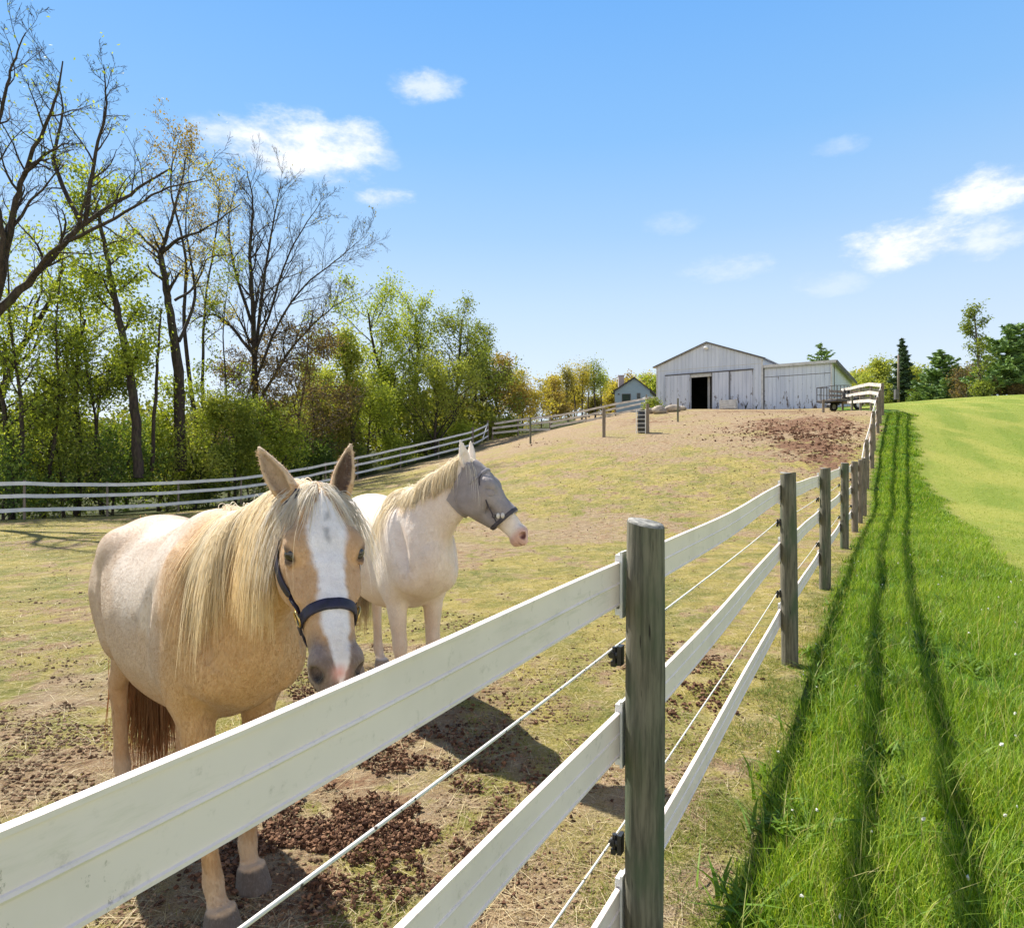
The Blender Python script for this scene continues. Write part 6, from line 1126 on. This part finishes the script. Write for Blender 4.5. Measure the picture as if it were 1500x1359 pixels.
# grazed turf of the paddock
n = 460000; y = 1.25 * (17 / 1.25) ** rg.uniform(0, 1, n); x = (rg.uniform(-1, 1, n)) * (y * .80 + .2); pm = gsamp(padd, x, y); dm = gsamp(dirt, x, y) + 1.2 * gsamp(churn, x, y); cl = vnoise(np.stack([x, y], 1) * 5.5, 2); c3 = vnoise(np.stack([x, y], 1) * 1.3, 14); ok = (pm > .5) & (rg.uniform(size=n) > dm * .97) & (cl * .7 + c3 * .5 > .42); x, y, cl, c3 = x[ok], y[ok], cl[ok], c3[ok]; n = len(x)
fd_ = fence_side(x, y); lush = sstep(-.7, .0, fd_); k = np.clip(.40 * rg.uniform(size=n) + .45 * c3 + .22 * rg.uniform(size=n) - .25 * lush, 0, 1)
h = rg.uniform(.010, .036, n) * (.6 + .7 * cl) * (1 + .8 * lush); V, q, t_, c = blades(x, y, h, np.maximum(.0032, .00125 * y ** .8) * rg.uniform(.7, 1.4, n), np.abs(rg.normal(size=n)) * 1.0 + .5, mixcols(k, [(.09, .15, .014), (.20, .22, .03), (.40, .34, .10), (.52, .44, .22)]), 10, 2)
b = B(); b.add(V, q, t_, c=c); tag(b.build('paddock_grass', MAT['grass'], None, False, True), 'short grazed yellowing turf of the paddock', None, None, 'stuff')
n = 170000; y = 13.0 * (46 / 13.0) ** rg.uniform(0, 1, n); x = rg.uniform(-.75, .6, n) * y; pm = gsamp(padd, x, y); dm = gsamp(dirt, x, y) + 1.2 * gsamp(churn, x, y); c3 = fbm(np.stack([x, y], 1) * .8, 4, 61); ok = (pm > .6) & (c3 - .25 * dm + .18 * rg.normal(size=n) > .40) & (rg.uniform(size=n) > dm * .75); x, y, c3 = x[ok], y[ok], c3[ok]; n = len(x)
V, q, t_, c = blades(x, y, rg.uniform(.015, .05, n), .0011 * y * rg.uniform(.6, 1.5, n), np.abs(rg.normal(size=n)) * .9 + .5, mixcols(np.clip(.55 * rg.uniform(size=n) + .5 * fbm(np.stack([x, y], 1) * .5, 3, 62), 0, 1), [(.10, .15, .018), (.22, .23, .035), (.38, .33, .10), (.50, .42, .20)]), 15, 2); b = B(); b.add(V, q, t_, c=c); tag(b.build('hill_grass', MAT['grass'], None, False, True), 'thin patchy turf on the slope of the paddock', None, None, 'stuff')
# straw litter, lying flat
n = 22000; y = 1.25 * (22 / 1.25) ** rg.uniform(0, 1, n); x = rg.uniform(-1, 1, n) * (y * .80 + .2); ok = (gsamp(padd, x, y) > .5) & (vnoise(np.stack([x, y], 1) * 2.2, 44) + .3 * rg.uniform(size=n) > .55); x, y = x[ok], y[ok]; n = len(x)
V, q, t_, c = blades(x, y, rg.uniform(.03, .09, n), np.maximum(.0030, .0011 * y ** .85), np.full(n, 3.2) * rg.uniform(.6, 1.3, n), mixcols(rg.uniform(size=n), [(.30, .22, .11), (.55, .46, .27), (.72, .63, .42)]), 12, 2, base_z=gsurf(x, y) + .004)
zf = V[:, 2].reshape(n, -1); zf[:] = gsurf(x, y)[:, None] + .004 + (zf - zf[:, :1]) * .12; V[:, 2] = zf.ravel(); b = B(); b.add(V, q, t_, c=c); tag(b.build('straw_litter', MAT['grass'], None, False, True), 'dry straw stalks scattered on the trampled ground', None, None, 'stuff')
# crumbled manure and clods
def clodmat(nm):
    m, t, out = newmat(nm); c = t.attr('Col', 'Color'); n_ = t.noise(t.coord(), 60, 4, .7); principled(t, out, t.mix(t.ramp(n_, .35, .65), c, t.mix(1.0, c, (.5, .45, .42), 'MULTIPLY')), .95, t.bump(n_, .7, .006), Specular_IOR_Level=.2); return m
MAT['clod'] = MAT['clod_dry'] = clodmat('clod')
_ico = B().ell((0, 0, 0), (1, 1, 1), None, 5, 4); IV = np.concatenate(_ico.v); IF = _ico.f_group()
def clods(pts, sz, mat, name, label, seed, flat=.65):
    rg = np.random.default_rng(seed); n = len(pts); m = len(IV); th = rg.uniform(0, 6.283, n); ct, st = np.cos(th), np.sin(th); V = IV[None] * (1 + .42 * rg.normal(size=(n, m, 1)).clip(-1.4, 1.8)) * np.stack([rg.uniform(.7, 1.4, n), rg.uniform(.6, 1.1, n), rg.uniform(.45, .9, n) * flat / .65], 1)[:, None, :] * sz[:, None, None]
    V = np.stack([V[..., 0] * ct[:, None] - V[..., 1] * st[:, None], V[..., 0] * st[:, None] + V[..., 1] * ct[:, None], V[..., 2]], -1) + pts[:, None, :]
    fs_ = [(f[None] + (np.arange(n) * m)[:, None, None]).reshape(-1, f.shape[1]) for f in IF]
    pal = dict(crumbled_manure=[(.045, .022, .014), (.12, .06, .034), (.22, .12, .07), (.33, .20, .12)], churned_mud=[(.09, .045, .028), (.20, .105, .06), (.32, .19, .115)]).get(name, [(.10, .06, .035), (.24, .15, .09), (.40, .29, .18)])
    return tag(link_mesh(name, V.reshape(-1, 3), fs_, mat, None, False, np.repeat(mixcols(rg.uniform(size=n), pal), m, 0)), label, None, None, 'stuff')
def scatter(specs, seed):
    rg = np.random.default_rng(seed); P_ = []; S_ = []
    for (u, v, su, sv, n, lo, hi, pile) in specs:
        n = int(n * 3.0); lo, hi = lo * .5, hi * .6; nn = int(n * 1.5); uu = u + rg.normal(size=nn) * su; vv = v + rg.normal(size=nn) * sv; Y = np.full(nn, 80.0); done = np.zeros(nn, bool); yy = 1.3
        while yy < 62:
            hit = ~done & (gsurf((uu - CU) / F * yy, np.full(nn, yy)) >= CAM[2] + (CV - vv) / F * yy); Y[hit] = yy; done |= hit; yy *= 1.012
        Y = Y * rg.uniform(.994, 1.0, nn)
        x = (uu - CU) / F * Y; ok = done & (gsamp(padd, x, Y) > .6) & (fbm(np.stack([x, Y], 1) * 4.5, 3, seed) > .46); x, Y = x[ok][:n], Y[ok][:n]; k = rg.uniform(size=len(x)) ** 2.2; s = lo + (hi - lo) * k; g = np.exp(-(((x - (u - CU) / F * Y) * F / Y / su) ** 2) * .5)
        P_.append(np.stack([x, Y, gsurf(x, Y) + s * .25 + pile * g * rg.uniform(size=len(x))], 1)); S_.append(s)
    return np.concatenate(P_), np.concatenate(S_)
p, s = scatter([(535, 1160, 115, 66, 2000, .005, .022, .03), (610, 1210, 85, 38, 560, .005, .022, .02), (470, 1240, 110, 45, 900, .005, .022, .02), (640, 1110, 70, 40, 420, .007, .022, 0), (420, 1275, 60, 25, 260, .008, .024, 0), (480, 1030, 40, 30, 600, .009, .022, .01), (1010, 1010, 40, 22, 260, .008, .028, .01), (1020, 965, 35, 12, 160, .008, .025, 0), (790, 1130, 40, 10, 26, .012, .03, 0), (700, 930, 60, 18, 150, .010, .026, 0)], 3); clods(p, s, MAT['clod'], 'crumbled_manure', 'dark reddish brown crumbled manure strewn under the fence', 4)
p, s = scatter([(330, 1230, 130, 70, 700, .005, .018, 0), (880, 1080, 90, 70, 420, .005, .018, 0), (760, 1060, 120, 40, 420, .005, .018, 0), (90, 1060, 80, 45, 500, .006, .024, 0), (60, 1130, 80, 40, 420, .006, .022, 0), (700, 1180, 160, 90, 900, .004, .014, 0), (780, 1280, 120, 60, 420, .004, .014, 0), (640, 970, 90, 40, 420, .006, .020, 0), (330, 1340, 120, 20, 200, .006, .018, 0), (560, 990, 60, 30, 420, .006, .02, 0), (850, 960, 120, 50, 200, .006, .02, 0), (1060, 1150, 60, 120, 220, .004, .012, 0), (60, 940, 70, 60, 200, .006, .02, 0), (850, 860, 140, 60, 160, .008, .024, 0), (80, 830, 100, 40, 90, .01, .03, 0)], 5); clods(p, s, MAT['clod_dry'], 'dirt_clods', 'dry brown dirt clods scattered over the trampled turf', 6)
p, s = scatter([(1170, 634, 62, 8, 420, .025, .10, .05), (1200, 655, 45, 12, 260, .02, .08, .02), (1130, 620, 70, 5, 70, .02, .09, .01), (1150, 690, 70, 20, 200, .012, .045, 0), (1000, 650, 160, 30, 240, .010, .04, 0), (950, 700, 200, 40, 300, .010, .035, 0), (820, 740, 160, 40, 260, .010, .035, 0), (780, 650, 20, 3, 12, .03, .09, 0), (850, 690, 120, 25, 120, .012, .045, 0), (1140, 606, 80, 3, 60, .02, .09, .02)], 7); clods(p, s, MAT['clod'], 'churned_mud', 'churned reddish mud and dung below the barn', 8)
# clover and seed heads: pale dots in the long grass
MAT['clover'] = simple('clover_white', (.75, .74, .66), (.6, .6, .5), 30, .8, 0); x, y = strip_points(420, 1.7, 16); ok = gsamp(strip, x, y) > .6; x, y = x[ok][:70], y[ok][:70]; pts = np.stack([x, y, gsurf(x, y) + np.random.default_rng(4).uniform(.05, .20, len(x))], 1); clods(pts, np.full(len(x), .0055) * np.random.default_rng(5).uniform(.7, 1.5, len(x)), MAT['clover'], 'clover_heads', 'small pale clover heads dotted through the long grass', 9, 1.0)

# ------------------------------------------------------------------ light, sky, camera
SUN_AZ = (-.67, .74); EL = 50.0
sd = bpy.data.lights.new('sun', 'SUN'); sd.energy = 5.0; sd.angle = R(.5); sd.color = (1.0, .95, .86)
so = bpy.data.objects.new('sun', sd); COL.objects.link(so)
dv = norm((SUN_AZ[0] * math.cos(R(EL)), SUN_AZ[1] * math.cos(R(EL)), math.sin(R(EL))))
so.rotation_euler = Vector(tuple(dv)).to_track_quat('Z', 'Y').to_euler(); so.location = (0, 0, 30)
SKYK = 3.9
world = bpy.data.worlds.new('World'); scene.world = world; world.use_nodes = True; world.node_tree.nodes.clear(); t = NT(world)
wo = t.n('ShaderNodeOutputWorld'); bg = t.n('ShaderNodeBackground', {'Strength': .13}); t.L.new(bg.outputs[0], wo.inputs[0])
sky = t.n('ShaderNodeTexSky', sky_type='NISHITA', sun_disc=False, sun_elevation=R(EL), sun_rotation=math.atan2(SUN_AZ[0], SUN_AZ[1]), air_density=1.0, dust_density=.15, ozone_density=2.5)
tc = t.N.new('ShaderNodeTexCoord'); sx = t.n('ShaderNodeSeparateXYZ', {0: tc.outputs['Generated']})
az = t.math('ARCTAN2', sx.outputs[0], sx.outputs[1]); el = t.math('ARCSINE', sx.outputs[2])
up_ = t.math('MAXIMUM', sx.outputs[2], 0.0)
grad = t.n('ShaderNodeValToRGB', {0: up_}); cr = grad.color_ramp
cr.elements[0].color = (.82, .885, .99, 1); cr.elements[1].color = (.03, .09, .28, 1)  # zenith out of view is darkened to cut the ambient fill
for p_, c_ in [(.12, (.74, .845, .985)), (.22, (.58, .76, .975)), (.31, (.40, .645, .965)), (.42, (.255, .545, .965)), (.56, (.165, .455, .955)), (.70, (.045, .14, .42))]: e_ = cr.elements.new(p_); e_.color = (*c_, 1)
gs = t.mix(1.0, grad.outputs[0], (SKYK, SKYK, SKYK), 'MULTIPLY')
skyc = t.mix(.9, sky.outputs[0], gs)
# made-up bright cloud, added unseen behind the camera to fill the shaded faces
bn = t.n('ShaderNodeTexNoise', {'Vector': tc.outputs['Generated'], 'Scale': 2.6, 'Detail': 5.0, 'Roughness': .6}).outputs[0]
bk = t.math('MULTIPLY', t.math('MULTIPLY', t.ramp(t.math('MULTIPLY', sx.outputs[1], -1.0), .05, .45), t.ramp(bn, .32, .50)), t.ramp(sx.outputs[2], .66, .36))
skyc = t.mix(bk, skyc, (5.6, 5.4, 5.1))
n1 = t.n('ShaderNodeTexNoise', {'Vector': t.n('ShaderNodeMapping', {0: tc.outputs['Generated'], 'Scale': (1, 1, 2.2)}).outputs[0], 'Scale': 11.0, 'Detail': 9.0, 'Roughness': .66}).outputs[0]
cm = None
for (u, v, w, h, a) in [(622, 127, 66, 24, .62), (430, 222, 165, 54, .95), (340, 198, 95, 38, .6), (520, 206, 75, 30, .85), (565, 291, 50, 18, .75), (1460, 275, 125, 40, 1.0), (1340, 357, 130, 40, .95), (1440, 350, 90, 40, .6), (1070, 392, 80, 26, .30), (975, 326, 55, 20, .22), (1230, 215, 50, 16, .25), (1205, 415, 70, 22, .25), (560, 225, 40, 30, .4)]:
    a0 = math.atan((u - CU) / F); e0 = math.atan((CV - v) / F * math.cos(a0)); wa = w / F * math.cos(a0) ** 2; we = h / F * math.cos(a0)
    q = t.math('ADD', t.math('POWER', t.math('DIVIDE', t.math('SUBTRACT', az, a0), wa), 2), t.math('POWER', t.math('DIVIDE', t.math('SUBTRACT', el, e0), we), 2))
    q = t.math('MULTIPLY', t.ramp(t.math('SUBTRACT', t.math('MULTIPLY', n1, 2.6), t.math('ADD', t.math('MULTIPLY', q, .8), .60)), 0.02, 1.05), a)
    cm = q if cm is None else t.math('MAXIMUM', cm, q)
cl = t.mix(t.ramp(n1, .42, .62), (3.3, 3.65, 4.1), (4.4, 4.45, 4.5))
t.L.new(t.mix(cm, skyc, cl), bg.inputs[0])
cd = bpy.data.cameras.new('camera'); co_ = bpy.data.objects.new('camera', cd); COL.objects.link(co_); scene.camera = co_
co_.location = tuple(CAM); co_.rotation_euler = (R(90), 0, 0); cd.sensor_fit = 'HORIZONTAL'; cd.sensor_width = 36; cd.lens = 36 * F / 1500
cd.shift_y = -(679.5 - CV) / 1500 * 1.0; cd.clip_start = .05; cd.clip_end = 3000
scene.view_settings.view_transform = 'Standard'; scene.view_settings.look = 'None'; scene.view_settings.gamma = 1; scene.view_settings.exposure = .98
scene.cycles.use_denoising = True; scene.cycles.max_bounces = 8; scene.cycles.transparent_max_bounces = 12
